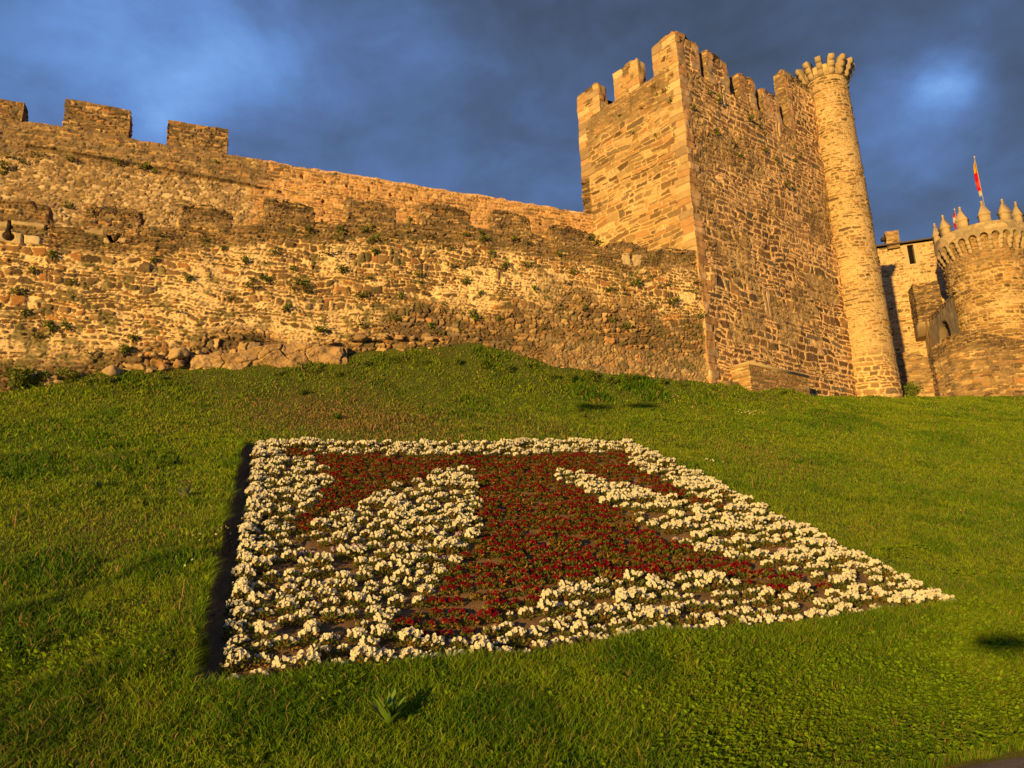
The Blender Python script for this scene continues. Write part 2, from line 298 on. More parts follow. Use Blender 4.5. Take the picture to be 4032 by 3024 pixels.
def leaf_mat(name, rough=.55, trans=.35, spec=.35):
    m, t, p, o = new_mat(name); a = N(t, 'ShaderNodeAttribute', attribute_name='Col'); t.links.new(a.outputs['Color'], p.inputs['Base Color'])
    p.inputs['Roughness'].default_value = rough; p.inputs['Specular IOR Level'].default_value = spec
    tr = N(t, 'ShaderNodeBsdfTranslucent'); t.links.new(a.outputs['Color'], tr.inputs[0]); mx = N(t, 'ShaderNodeMixShader'); mx.inputs[0].default_value = trans
    t.links.new(p.outputs[0], mx.inputs[1]); t.links.new(tr.outputs[0], mx.inputs[2]); t.links.new(mx.outputs[0], o.inputs[0]); return m
STONE = masonry_mat('rubble_masonry'); DRESSED = masonry_mat('dressed_stone', 14, .012, .18); ROCK = masonry_mat('bare_rock', 5, .04, .25); SOIL = masonry_mat('garden_soil', 18, .05, .3)
SLATE = masonry_mat('roof_slate', 12, .02, .2); WOOD = masonry_mat('weathered_wood', 12, .01, .2)
GRASS = leaf_mat('grass_blade', .6, .45, .25); LEAF = leaf_mat('leaf', .5, .25, .35); PETAL = leaf_mat('petal', .7, .30, .1); CLOTH = leaf_mat('flag_cloth', .8, .2, .1)
METAL = masonry_mat('painted_metal', 20, .002, .08); METAL.node_tree.nodes['Principled BSDF'].inputs['Roughness'].default_value = .5

# ------------------------------------------------------------------ the slope
P1 = C+ray(850, 2700)*8/f
PN = np.array([0.10503868, -0.36463785, 0.92520598])
def plane_z(x, y): return (PN@P1-PN[0]*x-PN[1]*y)/PN[2]
def onplane(px, P0, Nn):
    d = ray(*px); t = ((P0-C)@Nn)/(d@Nn); return C+d*t
def onslope(px): return onplane(px, P1, PN)
WD, WN = hd(67.2), hd(157.2)                 # the curtain walls' direction and outward normal
_d = ray(0, 1545); W0 = C+_d*(((P1-C)@PN)/(_d@PN))*.965
KC = np.array([8.55, 32.1, 0.]); D1, D2 = hd(-43), hd(51); N1, N2 = hd(-133), hd(141)
TUR = KC+hd(51.5)*14+hd(141.5)*.1
def uz(P, O=W0, D=WD): return float((P-O)@D), float(P[2])
def wallpx(px, off=0.): return uz(onplane(px, W0-WN*off, WN))
def prof(tab, off=0.):
    q = sorted(wallpx(p, off) for p in tab); us, zs = np.array([a for a, b in q]), np.array([b for a, b in q]); return lambda u: np.interp(u, us, zs)
BASE = prof([(-60, 1560), (0, 1545), (370, 1470), (700, 1440), (900, 1425), (1300, 1400), (1550, 1375), (1700, 1352), (1900, 1350), (2050, 1385), (2200, 1445), (2500, 1478), (2793, 1500)])
# bed axes
TL, TR, BR, BL = (onslope(p) for p in ((1000, 1757), (2480, 1745), (3760, 2380), (850, 2700)))
E2 = (BR-BL); LU = np.linalg.norm(E2); E2 = E2/LU; E1 = (TL-BL); LV = np.linalg.norm(E1); E1 = E1/LV
_A = np.array([[E2[0], E1[0]], [E2[1], E1[1]]]); _Ai = np.linalg.inv(_A)
def bed_uv(x, y): return _Ai[0, 0]*(x-BL[0])+_Ai[0, 1]*(y-BL[1]), _Ai[1, 0]*(x-BL[0])+_Ai[1, 1]*(y-BL[1])
PATH_V = bed_uv(*onslope((3866, 2992))[:2])[1]
PATH_Z = float(onslope((3866, 2992))[2])-.05
def ground(x, y, lawn=False):
    x = np.asarray(x, float); y = np.asarray(y, float)
    zp = plane_z(x, y); a, b = bed_uv(x, y)
    pz = plane_z(0*x+BL[0], 0*x+BL[1])
    # distance in front of the low wall and place along it
    wd = (x-W0[0])*WN[0]+(y-W0[1])*WN[1]; wu = (x-W0[0])*WD[0]+(y-W0[1])*WD[1]
    # capped height: the slope levels off on top
    fx = W0[0]+WD[0]*wu; fy = W0[1]+WD[1]*wu
    add = np.clip(BASE(wu)-plane_z(fx, fy), -1, 3)
    right = sm(wu, 25.5, 29)
    add = add*(1-right)+(.75)*right*(1-sm(wu, 29, 33))
    k = np.exp(-np.clip(wd, 0, None)/1.5)*np.where(wd > 0, 1, 1); k = np.where(wd < 0, 1, k)
    z = zp+add*k
    cap = 10.05+.0*x+.055*np.clip(wu-34, 0, 30)
    z = np.where(wu > 24, np.minimum(z, cap)-.15*np.exp(-np.abs(z-cap)*2), np.minimum(z, 10.9))
    z = z+.05*fb2(x*.5, y*.5, 3, 3)+.02*fb2(x*2.1, y*2.1, 6, 2)
    # toe: flat down by the path
    t = sm(b, PATH_V-.1, PATH_V+.02); 
    z = np.where(b < PATH_V, PATH_Z-.03+0*z, z)
    inb = (a > -.25) & (a < LU+.05) & (b > -.05) & (b < LV+.08)
    if not lawn:
        e = np.minimum(np.minimum((a+.25)/.05, (LU+.10-a)/.12), np.minimum((b+.08)/.12, (LV+.12-b)/.1))
        z = z-.08*np.clip(e, 0, 1)-.07*np.clip(np.minimum((a+.25)/.05, (.12-a)/.25), 0, 1)*((b > -.1) & (b < LV+.1))
    edge = np.exp(-((np.clip(-.25-a, 0, None))/.8)**2)*(a < -.23)*sm(b, -.3, .5)*(1-sm(b, LV-.3, LV+.2))
    z = z+.13*edge
    return z
def hitground(px, lift=0.):
    d = ray(*px); d = d/np.linalg.norm(d); lo, hi = 3., 60.
    ts = np.linspace(3, 60, 600); P = C+ts[:, None]*d; g = ground(P[:, 0], P[:, 1])+lift; w = np.nonzero(P[:, 2] < g)[0]
    if len(w) == 0: return None
    t = ts[w[0]]; return C+d*t
def seg(a, b, r): return np.arange(a, b, r)
va = np.concatenate([seg(-60, -10, 2.5), seg(-10, -.5, .12), seg(-.5, .5, .035), seg(.5, LU-.3, .07), seg(LU-.3, LU+.3, .04), seg(LU+.3, 34, .16), seg(34, 160, 6)])
vb = np.concatenate([seg(-60, PATH_V-3, 4), seg(PATH_V-3, PATH_V-.1, .5), seg(PATH_V-.1, PATH_V+.2, .04), seg(PATH_V+.2, -.2, .1), seg(-.2, .2, .04), seg(.2, LV-.2, .07), seg(LV-.2, LV+.3, .04), seg(LV+.3, 26, .14), seg(26, 60, .7), seg(60, 220, 8)])
A_, B_ = np.meshgrid(va, vb, indexing='ij')
X = BL[0]+A_*E2[0]+B_*E1[0]; Y = BL[1]+A_*E2[1]+B_*E1[1]; Z = ground(X, Y)
far = sm(np.hypot(X, Y), 50, 90); Z = Z*(1-far)+np.minimum(Z, 6.)*far
inbed = (A_ > -.25) & (A_ < LU+.08) & (B_ > -.06) & (B_ < LV+.10)
Z = Z+inbed*(.035*fb2(X*5, Y*5, 21, 3)+.045*np.abs(fb2(X*12, Y*12, 22, 3)))
gcol = np.array([.10, .12, .022])*(1+.4*fb2(X*3, Y*3, 30, 3))[..., None]
dry = sm(fb2(X*.8, Y*.8, 31, 3), .15, .6)[..., None]; gcol = gcol*(1-.4*dry)+.4*dry*np.array([.13, .09, .04])
soil = np.array([.25, .155, .08])*(1+.35*fb2(X*9, Y*9, 33, 3))[..., None]
gcol = np.where(inbed[..., None], soil, gcol)
mb = MB(); mb.grid(np.stack([X, Y, Z], -1), gcol); g = mb.build('ground', SOIL, smooth=True); tag(g, 'grassy castle slope with a bare soil flower bed', None, None, 'structure')
# path along the foot of the slope
mb = MB(); vb2 = np.concatenate([seg(PATH_V-6, PATH_V-.3, .4), seg(PATH_V-.3, PATH_V+.005, .06)]); va2 = seg(-40, 60, .25); A2, B2 = np.meshgrid(va2, vb2, indexing='ij')
X2 = BL[0]+A2*E2[0]+B2*E1[0]; Y2 = BL[1]+A2*E2[1]+B2*E1[1]
c2 = np.array([.30, .22, .15])*(1+.3*fb2(X2*5, Y2*5, 40, 3))[..., None]
mb.grid(np.stack([X2, Y2, PATH_Z+.02+.004*fb2(X2*3, Y2*3, 41, 2)], -1), c2); tag(mb.build('path', ROCK, smooth=True), 'worn brown paving at the foot of the slope', None, None, 'structure')

# ------------------------------------------------------------------ low curtain wall (old wall with ruined merlons)
def circ(U, V, u, v, r): return (np.hypot(U-u, V-v)-r)
def segd(U, V, a, b):
    ax, ay = a; bx, by = b; t = np.clip(((U-ax)*(bx-ax)+(V-ay)*(by-ay))/((bx-ax)**2+(by-ay)**2), 0, 1); return np.hypot(U-ax-t*(bx-ax), V-ay-t*(by-ay))
CREST = prof([(-60, 856), (0, 856), (203, 862), (212, 890), (330, 895), (570, 890), (720, 895), (920, 890), (1040, 880), (1240, 872), (1364, 872), (1560, 875), (1660, 885), (1850, 885), (1930, 905), (2090, 915), (2160, 945), (2340, 960), (2400, 985), (2550, 990), (2600, 978), (2755, 988)])
SLITW = 3
def low_fn(U, V):
    a = stones(U, V, 'low', 100); n = fb2(U*.45, V*.7, 55, 3)
    cr = CREST(U)-V
    w = sm(.95-cr+.5*n, 0, .35); b = stones(U, V, 'slab', 120); r = mixs(a, b, w*.85)
    bs = V-BASE(U); w = sm(1.5-bs+1.1*n+.04*(U-8), 0, .8); r = mixs(r, stones(U, V, 'rub', 130), w)
    w = sm(U, 16.5, 20)*sm(3.6-bs+1.3*n, 0, 1.0); r = mixs(r, stones(U, V, 'rub', 131), w)
    w = sm(U, 17.8, 18.6)*sm(1.15-bs+.25*n, 0, .25); r = mixs(r, stones(U, V, 'cob', 140), w)
    col, h = r
    h = h+.10*fb2(U*.35, V*.5, 57, 3)+.05*n
    ms = sm(fb2(U*3.2, V*4.2, 58, 4)+.35*fb2(U*.5, V*.5, 59, 2), .30, .48)*.75; col = col*(1-ms)[..., None]+np.array([.13, .12, .05])*ms[..., None]
    # masonry set pieces: keyhole gun port, V-shaped slit, cross slit
    def blk(px0, px1, colr, k):
        nonlocal col, h
        (u0, z1), (u1, z0) = wallpx(px0), wallpx(px1); u1 = max(u1, u0+.2)
        d = np.maximum(np.maximum(u0-U, U-u1), np.maximum(z0-V, V-z1))+.015*vn2(U*9, V*9, 300+k); w = sm(-d, 0, .03)
        cc = np.array(colr)*(1+.16*fb2(U*4, V*4, 301+k, 4))[..., None]; col = col*(1-w)[..., None]+cc*w[..., None]; h = h*(1-w)+(.04+.02*vn2(U*5, V*5, 302+k))*w
        ed = sm(.02-np.abs(d), 0, .02); h = h-.04*ed
    blk((-40, 862), (36, 897), (.50, .38, .22), 1); blk((46, 862), (178, 899), (.52, .39, .22), 2); blk((-60, 898), (88, 966), (.54, .41, .24), 3)
    blk((96, 922), (158, 966), (.62, .50, .32), 4); blk((365, 864), (462, 888), (.36, .28, .17), 5); blk((335, 886), (408, 925), (.42, .31, .18), 6); blk((480, 895), (535, 930), (.45, .33, .19), 7)
    blk((405, 930), (436, 956), (.50, .38, .22), 8); blk((452, 930), (492, 956), (.50, .38, .22), 9)
    blk((2445, 1000), (2482, 1045), (.56, .43, .27), 11); blk((2486, 1000), (2523, 1048), (.54, .41, .25), 12)
    def cut(d, w, dep=-.32):
        nonlocal col, h
        k = sm(w-d, -.005, .02); h = h*(1-k)+dep*k; col = col*(1-.5*k)[..., None]
    P = lambda *a: wallpx(a)
    cut(circ(U, V, *P(38, 930), .0), .165); cut(segd(U, V, P(40, 862), P(37, 925)), .035)
    kq = sm(.17-segd(U, V, P(450, 893), P(450, 905)), 0, .03); col = col*(1-kq)[..., None]+np.array([.50, .38, .22])*kq[..., None]
    cut(segd(U, V, P(408, 885), P(441, 950)), .06); cut(segd(U, V, P(493, 893), P(449, 948)), .05); cut(segd(U, V, P(412, 882), P(413, 887)), .09)
    cut(segd(U, V, P(2484, 990), P(2487, 1025)), .028); cut(circ(U, V, *P(2485, 1012), 0.), .06)
    # bedrock shelf showing at the foot
    d = np.maximum(np.abs(U-7.7)-2.6, (V-(BASE(U)+.34+.28*n+.35*np.exp(-((U-8.6)/.9)**2)))); w = sm(-d, 0, .08)
    rc = np.array([.38, .25, .13])*(1+.22*fb2(U*1.7, V*1.7, 71, 4))[..., None]; rf = stones(U*.35+.12*V, V*.30-.05*U, 'rock', 74); rf2 = stones(U*.9, V*.9+.4*U, 'rock', 75); fh = .22+rf[1]*2.6+rf2[1]*1.1+.10*fb2(U*2.5, V*4, 76, 4); rc = rc*.55+rf[0]*.3+rf2[0]*.15
    col = col*(1-w)[..., None]+rc*w[..., None]; h = h*(1-w)+fh*w
    return col, h
U0W = -7.0; LW = 25.80-U0W; lowO = W0+WD*U0W; Z0L = 6.3
lw = thing('curtain_wall', 'low rubble curtain wall with bright mortar and a row of ruined merlons above the grass', 'wall', tuple(lowO*[1, 1, 0]+[0, 0, Z0L]))
mb = MB(); O = np.array([lowO[0], lowO[1], Z0L])
panel(mb, O, WD, (0, 0, 1), WN, LW, 1, .032, low_fn, zt=CREST, v0=Z0L, u0=U0W, wp=.04, fade=(0, 1, 0, 1))
na = int(LW/.08); ua = np.linspace(0, LW, na); tb = np.linspace(0, 1.1, 14); Ut, Tt = np.meshgrid(ua, tb, indexing='ij')
Pt = O+Ut[..., None]*WD-Tt[..., None]*WN; Pt[..., 2] = CREST(Ut+U0W); c, h = stones(Ut, Tt, 'slab', 160); Pt = warp(Pt, .04); Pt[..., 2] += h*(Tt > .1); mb.grid(Pt, c)
stone_end = stones
panel(mb, O+WD*LW, -WN, (0, 0, 1), WD, 1.1, CREST(25.8)-Z0L, .1, lambda U, V: stones(U, V, 'rub', 170), v0=Z0L)
panel(mb, O+WD*LW-WN*1.1, -WD, (0, 0, 1), -WN, LW, 5.2, .3, lambda U, V: stones(U, V, 'rub', 171), v0=Z0L)
mb.build('wall_body', STONE, lw, smooth=False)
LM = [((-90, 770), 203, .02), ((332, 792), 560, .05), ((712, 786), 915, .09), ((1040, 776), 1236, .02), ((1364, 772), 1557, .03), ((1655, 782), 1846, .16), ((1938, 815), 2086, .12), ((2155, 872), 2335, .12), ((2398, 938), 2545, .08), ((2622, 966), 2745, .05)]
for k, ((x0, yt), x1, rg) in enumerate(LM):
    u0, zt = wallpx((x0, yt)); u1, _ = wallpx((x1, yt)); xm = (x0+x1)/2; u1 = min(u1, 25.7); zb = float(CREST((u0+u1)/2))-(.06 if k == 0 else .25)
    mb = MB(); O = W0+WD*u0; Z = np.array([0, 0, 1.]); sd_ = 400+k*7; wd_ = u1-u0
    def topf(u, u0=u0, u1=u1, zt=zt, rg=rg, sd_=sd_):
        s = (u-u0)/(u1-u0); b = np.floor(u/.23+.3*vn2(u*3, u*0, sd_))
        return zt-rg*2.0*np.abs(s-.45)**1.5*2-.10*hsh(b, b*0+sd_)-.05*vn2(u*9, u*0, sd_+1)
    fnm = lambda U, V, sd_=sd_: (lambda r: (r[0]*1.0, r[1]+.04))(mixs(stones(U, V, 'merl', sd_), stones(U, V, 'slab', sd_+1), sm(V-zt+.50+.3*vn2(U*2, V*2, sd_), 0, .2)))
    Ob = np.array([O[0], O[1], zb])
    panel(mb, Ob, WD, Z, WN, wd_, 1, .03, fnm, zt=topf, v0=zb, u0=u0, wp=.05)
    th = .55
    for (Oo, Ax, Nx, uu) in ((Ob+WD*wd_, -WN, WD, u1), (Ob-WN*th, WN, -WD, u0)):
        panel(mb, Oo, Ax, Z, Nx, th, float(topf(np.array([uu]))[0])-zb, .04, lambda U, V: stones(U, V, 'rub', sd_+3), v0=zb, u0=uu, wp=.05)
    ua = np.linspace(0, wd_, max(3, int(wd_/.03)+1)); tb = np.linspace(0, th, 14); Ut, Tt = np.meshgrid(ua, tb, indexing='ij'); Pt = Ob+Ut[..., None]*WD-Tt[..., None]*WN; Pt[..., 2] = topf(Ut+u0)
    c, h = stones(Ut+u0, Tt, 'slab', sd_+4); Pt = warp(Pt, .05); mb.grid(Pt, c)
    panel(mb, Ob+WD*wd_-WN*th, -WD, Z, -WN, wd_, zt-.25-zb, .12, lambda U, V: stones(U, V, 'rub', sd_+5), v0=zb)
    o = mb.build('merlon', STONE, lw); 
    if k == 8: o['label'] = 'ruined merlon with pale blocks and a narrow cross slit'

# ------------------------------------------------------------------ upper curtain wall behind
SB = 5.48
zu = [onplane(p, W0-WN*SB, WN) for p in ((911, 612), (1293, 667), (1728, 740), (2304, 835), (575, 575), (160, 531))]
ZU = float(np.median([p[2] for p in zu])); UO = W0-WN*SB
uw0 = float((onplane((-260, 480), UO, WN)-UO)@WD)-6; uw1 = float((onplane((2341, 845), UO, WN)-UO)@WD)+.35; UJ = float((onplane((1010, 650), UO, WN)-UO)@WD)
def up_fn(U, V):
    n = fb2(U*.5, V*.5, 200, 3)
    a = stones(U, V, 'upl', 210); b = stones(U, V, 'upr', 220); w = sm(U-UJ+.8*n+.35*(ZU-V-1.5), -.25, .25); r = mixs(a, b, w)
    t = 1-sm(V-(ZU-1.35)-.02*(U-8), -.02, .03)
    m = stones(U, V, 'merl', 230); r = mixs(r, m, (1-t)*(1-w)*.8)
    col, h = r
    pu = U-UJ
    # slate drip course along the left part
    zc = ZU-1.05-.10*(U-uw0-10)*.35; d = np.abs(V-zc-.03*vn2(U*2, V*0, 240)); k = sm(.05-d, 0, .03)*(U < UJ+1.0)*(U > uw0+9)*sm(vn2(U*.8, U*0, 241), -.7, -.3)
    h = h+.05*(1-w)*sm(V-zc, -.01, .02)+k*.10; col = col*(1-.55*k)[..., None]
    # putlog holes
    for (x, y) in ((1190, 692), (1282, 713), (1368, 732), (1455, 750), (1540, 764), (1620, 780), (1700, 845), (1620, 862), (1275, 795), (1272, 870), (2130, 880)):
        q = onplane((x, y), UO, WN); u_, z_ = float((q-UO)@WD), q[2]; d = np.maximum(np.abs(U-u_), np.abs(V-z_)); kk = sm(.065-d, -.01, .015); h = h*(1-kk)-.25*kk; col = col*(1-.4*kk)[..., None]
    # capping stones
    k = sm(V-(ZU-.16), 0, .03)*w; cb = stones(U, V*1.3, 'upr', 250); col = col*(1-k)[..., None]+(cb[0]*.9+.06)*k[..., None]; h = h+.03*k
    return col, h
uw = thing('curtain_wall', 'taller curtain wall behind, with three whole merlons at its left and plain reddish masonry at its right', 'wall', tuple((UO+WD*uw0)*[1, 1, 0]+[0, 0, 8.5]))
mb = MB(); Z = np.array([0, 0, 1.]); LUW = uw1-uw0; O = UO+WD*uw0; O = np.array([O[0], O[1], 8.5]); ZM = 13.5
utop = lambda u: ZU+.035*vn2(u*3.1, u*0, 260)+.045*(hsh(np.floor(u/.31), np.floor(u*0)+9)-.5)
Ohi = np.array([O[0], O[1], ZM])
panel(mb, Ohi, WD, Z, WN, LUW, 1, .038, up_fn, zt=utop, v0=ZM, u0=uw0, wp=.04, fade=(0, 1, 0, 1))
panel(mb, O, WD, Z, WN, LUW, ZM-8.5, .25, lambda U, V: stones(U, V, 'upl', 212), v0=8.5, u0=uw0, wp=0)
ua = np.linspace(0, LUW, int(LUW/.07)); tb = np.linspace(0, 1.3, 16); Ut, Tt = np.meshgrid(ua, tb, indexing='ij'); Pt = Ohi+Ut[..., None]*WD-Tt[..., None]*WN; Pt[..., 2] = utop(Ut+uw0); c, h = stones(Ut, Tt, 'upr', 262); mb.grid(warp(Pt, .04), c)
panel(mb, O+WD*LUW-WN*1.3, -WD, Z, -WN, LUW, ZU-8.5, .4, lambda U, V: stones(U, V, 'upl', 263), v0=8.5, wp=.04)
panel(mb, O+WD*LUW, -WN, Z, WD, 1.3, ZU-8.5, .15, lambda U, V: stones(U, V, 'upr', 264), v0=8.5, wp=.04)
mb.build('wall_body', STONE, uw)
for k, (x0, x1, yt, xr) in enumerate(((-190, 94, 356, 94), (260, 516, 388, 516), (664, 900, 470, 900))):
    q0, q1 = onplane((x0, yt), UO, WN), onplane((x1, yt+(.165*(x1-x0))), UO, WN); u0, u1 = float((q0-UO)@WD), float((q1-UO)@WD)
    zt = q1[2] if k == 0 else q0[2]
    mb = MB(); stone_box(mb, UO+WD*u0, WD, WN, u1-u0, 1.1, ZU-.06, zt, .033, 'merl', 270+k*3, u0=u0, wp=.045); mb.build('merlon', STONE, uw)

# ------------------------------------------------------------------ square tower
ZS, ZM_, ZB = 25.35, 27.15, 7.6; LT1, LT2 = 6.5, 13.6
tw = thing('square_tower', 'tall square stone tower with crenellated top standing between the curtain wall and the round turret', 'tower', (KC[0], KC[1], ZB))
def quoin(U, V, col, h, u_edge, sgn, seed, cols):
    """dressed corner blocks, alternately long and short"""
    rh = .36; v = V/rh+.25*vn2(V*.8, V*0, seed); row = np.floor(v); ln = np.where(hsh(row, row*0+seed) > .5, .58, .30)+.30*hsh(row, row*0+seed+1)+.05*vn2(U*9, V*12, seed+8)
    d = np.minimum(np.abs((v-row)-0), np.abs((v-row)-1))*rh; dist = sgn*(U-u_edge); w = sm(ln-dist, -.005, .03)
    pal = np.array(cols)[(hsh(row, row*0+seed+2)*len(cols)).astype(int) % len(cols)]*(1+.14*fb2(U*5, V*5, seed+3, 4))[..., None]
    j = sm(.018-d, 0, .012); pal = pal*(1-.5*j)[..., None]*(.86+.3*hsh(row, row*0+seed+6))[..., None]
    return col*(1-w)[..., None]+pal*w[..., None], h*(1-w)+(.012+.03*(hsh(row, row*0+seed+7)-.5)-.04*j+.02*vn2(U*4, V*4, seed+5))*w
QL = [(.50, .35, .18), (.42, .29, .15), (.55, .40, .22), (.46, .27, .13), (.34, .24, .14)]; QR = [(.50, .30, .16), (.46, .26, .13), (.54, .36, .21), (.44, .31, .19), (.52, .30, .14)]
def facepx(px, Nn, D): q = onplane(px, KC, Nn); return float((q-KC)@D), float(q[2])
def left_fn(U, V):   # U measured from the far (left) corner towards the near corner
    n = fb2(U*.5, V*.5, 500, 3); a = stones(U, V, 'twl', 510); r = mixs(a, stones(U, V, 'merl', 520), sm(V-23.0-.35*U*.2+1.0*n, 0, .8)*.8)
    c, h = quoin(U, V, *r, LT1, -1, 530, QL); c, h = quoin(U, V, c, h, 0, 1, 535, QL)
    for (x, y, wd_, hg) in ((2480, 400, .05, .75), (2570, 348, .13, .20), (2640, 300, .15, .2)):
        u_, z_ = facepx((x, y), N1, D1); u_ = LT1-u_; k = sm(np.minimum(wd_-np.abs(U-u_), hg-np.abs(V-z_)), -.01, .02); h = h*(1-k)-.35*k; c = c*(1-.4*k)[..., None]
    # broken patch where an older wall was torn off
    d = np.maximum(U-.55-.25*n, np.abs(V-20.9)-1.05); k = sm(-d, 0, .08); b = stones(U, V, 'slab', 525); c = c*(1-k)[..., None]+b[0]*k[..., None]; h = h*(1-k)+(b[1]*2+.18)*k
    return c, h
def right_fn(U, V):  # U from the near corner back to the turret
    n = fb2(U*.5, V*.5, 540, 3); a = stones(U, V, 'twr', 550); b = stones(U*1.15, V*1.2, 'twr', 560); r = mixs(a, b, sm(V-18+2.5*n, 0, 2)*.9)
    w = sm(fb2(U*.35, V*.5, 566, 3), .12, .3); b2 = stones(U+40, V*.8, 'rnd', 567); r = mixs(r, (b2[0]*.9, b2[1]*.6), w*.75)
    r = (r[0]*(1+.16*n+.10*fb2(U*1.6, V*.35, 568, 3))[..., None], r[1])
    c, h = quoin(U, V, *r, 0, 1, 570, QR)
    def slit(x, y, w_, hg, frame):
        nonlocal c, h
        u_, z_ = facepx((x, y), N2, D2)
        k = sm(np.minimum(frame+.03*vn2(U*6, V*6, 580)-np.abs(U-u_), hg*1.15-np.abs(V-z_)), -.01, .03); pc = np.array([.56, .38, .22])*(1+.12*fb2(U*6, V*6, 581, 3))[..., None]; c = c*(1-k)[..., None]+pc*k[..., None]; h = h*(1-k)+.02*k
        k = sm(np.minimum(w_-np.abs(U-u_), hg-np.abs(V-z_)), -.008, .015); h = h*(1-k)-.35*k; c = c*(1-.4*k)[..., None]
    slit(3024, 1195, .035, .62, .30); slit(2843, 365, .05, .65, .25); slit(3062, 495, .05, .6, .25)
    return c, h
mb = MB(); Z = np.array([0, 0, 1.]); Kb = np.array([KC[0], KC[1], ZB]); Lc = Kb+D1*LT1
panel(mb, Lc, -D1, Z, N1, LT1, ZS-ZB, .032, left_fn, v0=ZB, wp=.05)
panel(mb, Kb, D2, Z, N2, LT2, ZS-ZB, .032, right_fn, v0=ZB, wp=.05)
far1 = Kb+D2*LT2; far2 = Lc+D2*LT2
panel(mb, far1, D1, Z, D2, LT1, ZS-ZB, .25, lambda U, V: stones(U, V, 'twl', 590), v0=ZB, wp=.03)
panel(mb, far2, -D2, Z, -N2, LT2, ZS-ZB, .25, lambda U, V: stones(U, V, 'twl', 591), v0=ZB, wp=.03)
tp = np.array([KC[0], KC[1], ZS]); panel(mb, tp, D2, D1, Z, LT2, LT1, .25, lambda U, V: stones(U, V, 'slab', 592), wp=.03)
mb.build('tower_body', STONE, tw)
TH = .65
def tmerl(O, A, Nf, la, zt, seed, cap, qc):
    mb = MB()
    def fn(U, V):
        r = mixs(stones(U, V, 'twl' if qc is QL else 'twr', seed), stones(U, V, 'merl', seed+1), sm(V-zt+cap+.3*vn2(U*2, V*2, seed), 0, .25))
        c, h = quoin(U, V, *r, 0, 1, seed+2, qc); c, h = quoin(U, V, c, h, la, -1, seed+3, qc); k = sm(V-zt+.14, 0, .04); return c*(1-.45*k)[..., None], h+.03*k
    G_ = lambda U, V: stones(U, V, 'merl', seed+5)
    Ob = np.array([O[0], O[1], ZS-.04]); Bk = -Nf
    ztf = lambda u: zt-.03+.17*(hsh(np.floor(u/.27+.2), np.floor(u*0)+seed)-.55)+.05*vn2(u*7, u*0, seed)-.12*np.exp(-u/.10)-.12*np.exp(-(la-u)/.10)
    e0_, e1_ = (float(ztf(np.array([q_]))[0]) for q_ in (0., la)); hh = min(e0_, e1_)-ZS+.04
    panel(mb, Ob, A, Z, Nf, la, 1, .03, fn, v0=ZS-.04, wp=.05, zt=ztf)
    def fs(U, V):
        c, h = stones(U, V, 'twl', seed+6); return quoin(U, V, c, h, 0, 1, seed+2, qc)
    panel(mb, Ob+A*la, Bk, Z, A, TH, e1_-ZS+.04, .04, fs, v0=ZS-.04, wp=.05); panel(mb, Ob+Bk*TH, Nf, Z, -A, TH, e0_-ZS+.04, .04, G_, v0=ZS-.04, wp=.05)
    panel(mb, Ob+A*la+Bk*TH, -A, Z, Bk, la, hh, .08, G_, v0=ZS-.04, wp=.05)
    # weathered ridge top
    ua = np.linspace(0, la, max(3, int(la/.03)+1)); tb = np.linspace(0, TH, 12); Ut, Tt = np.meshgrid(ua, tb, indexing='ij'); P = Ob+Ut[..., None]*A+Tt[..., None]*Bk; P[..., 2] = ztf(Ut)
    c, h = stones(Ut+seed, Tt, 'slab', seed+7); P = warp(P, .05); P[..., 2] += (.13+.05*vn2(Ut*4, Tt*4, seed))*np.sin(pi*np.clip(Tt/TH, 0, 1))*np.clip(np.minimum(Ut, la-Ut)/.2, 0, 1); mb.grid(P, c)
    return mb.build('merlon', STONE, tw)
# left face: positions measured from the near corner
for k, (a, b, zt) in enumerate(((4.95, 6.5, 27.05), (2.35, 3.95, 27.1))):
    tmerl(KC+D1*b, -D1, N1, b-a, zt, 600+k*9, .9, QL)
# corner merlon: L-shaped
tmerl(KC+D1*1.45, -D1, N1, 1.45, 27.25, 630, .7, QL)
o = tmerl(KC+D2*.0, D2, N2, 1.75, 27.22, 640, .5, QR)
for k, (a, b, zt) in enumerate(((2.3, 4.15, 27.2), (5.05, 6.55, 27.15), (7.2, 8.75, 27.05), (9.65, 13.2, 29.25))):
    tmerl(KC+D2*a, D2, N2, b-a, zt, 650+k*9, .6, QR)
for k, a in enumerate((1.2, 4.0, 6.8, 9.6)): tmerl(KC+D1*LT1+D2*(a+1.7), -D2, -N2, 1.7, 27.1, 700+k*9, .6, QL)
# masonry ledge with slab against the right face
q0, z0 = facepx((2950, 1447), N2, D2); q1, z1 = facepx((3178, 1459), N2, D2)
PRO = .95; _p = onplane((2950, 1447), KC+N2*PRO, N2); _q = onplane((3176, 1458), KC+N2*PRO, N2); ua_, ub_ = float((_p-KC)@D2), float((_q-KC)@D2); zl = float(_p[2]+_q[2])/2
lb = thing('stone_plinth', 'low slab-topped block of thin stacked stone at the foot of the square tower', 'plinth', tuple(KC+D2*ua_+N2*PRO+Z*8.6))
mb = MB(); stone_box(mb, KC+D2*ua_+N2*PRO, D2, N2, ub_-ua_, PRO+.1, 8.6, zl-.10, .03, 'ledge', 740, wp=.012); mb.build('plinth_body', STONE, lb)
mb = MB(); cc = KC+D2*(ua_+ub_)/2+N2*(PRO/2)+Z*(zl-.045); mb.box(cc, D2*((ub_-ua_)/2+.05), N2*(PRO/2+.06), Z*.05, (.46, .36, .22)); mb.build('top_slab', DRESSED, lb)

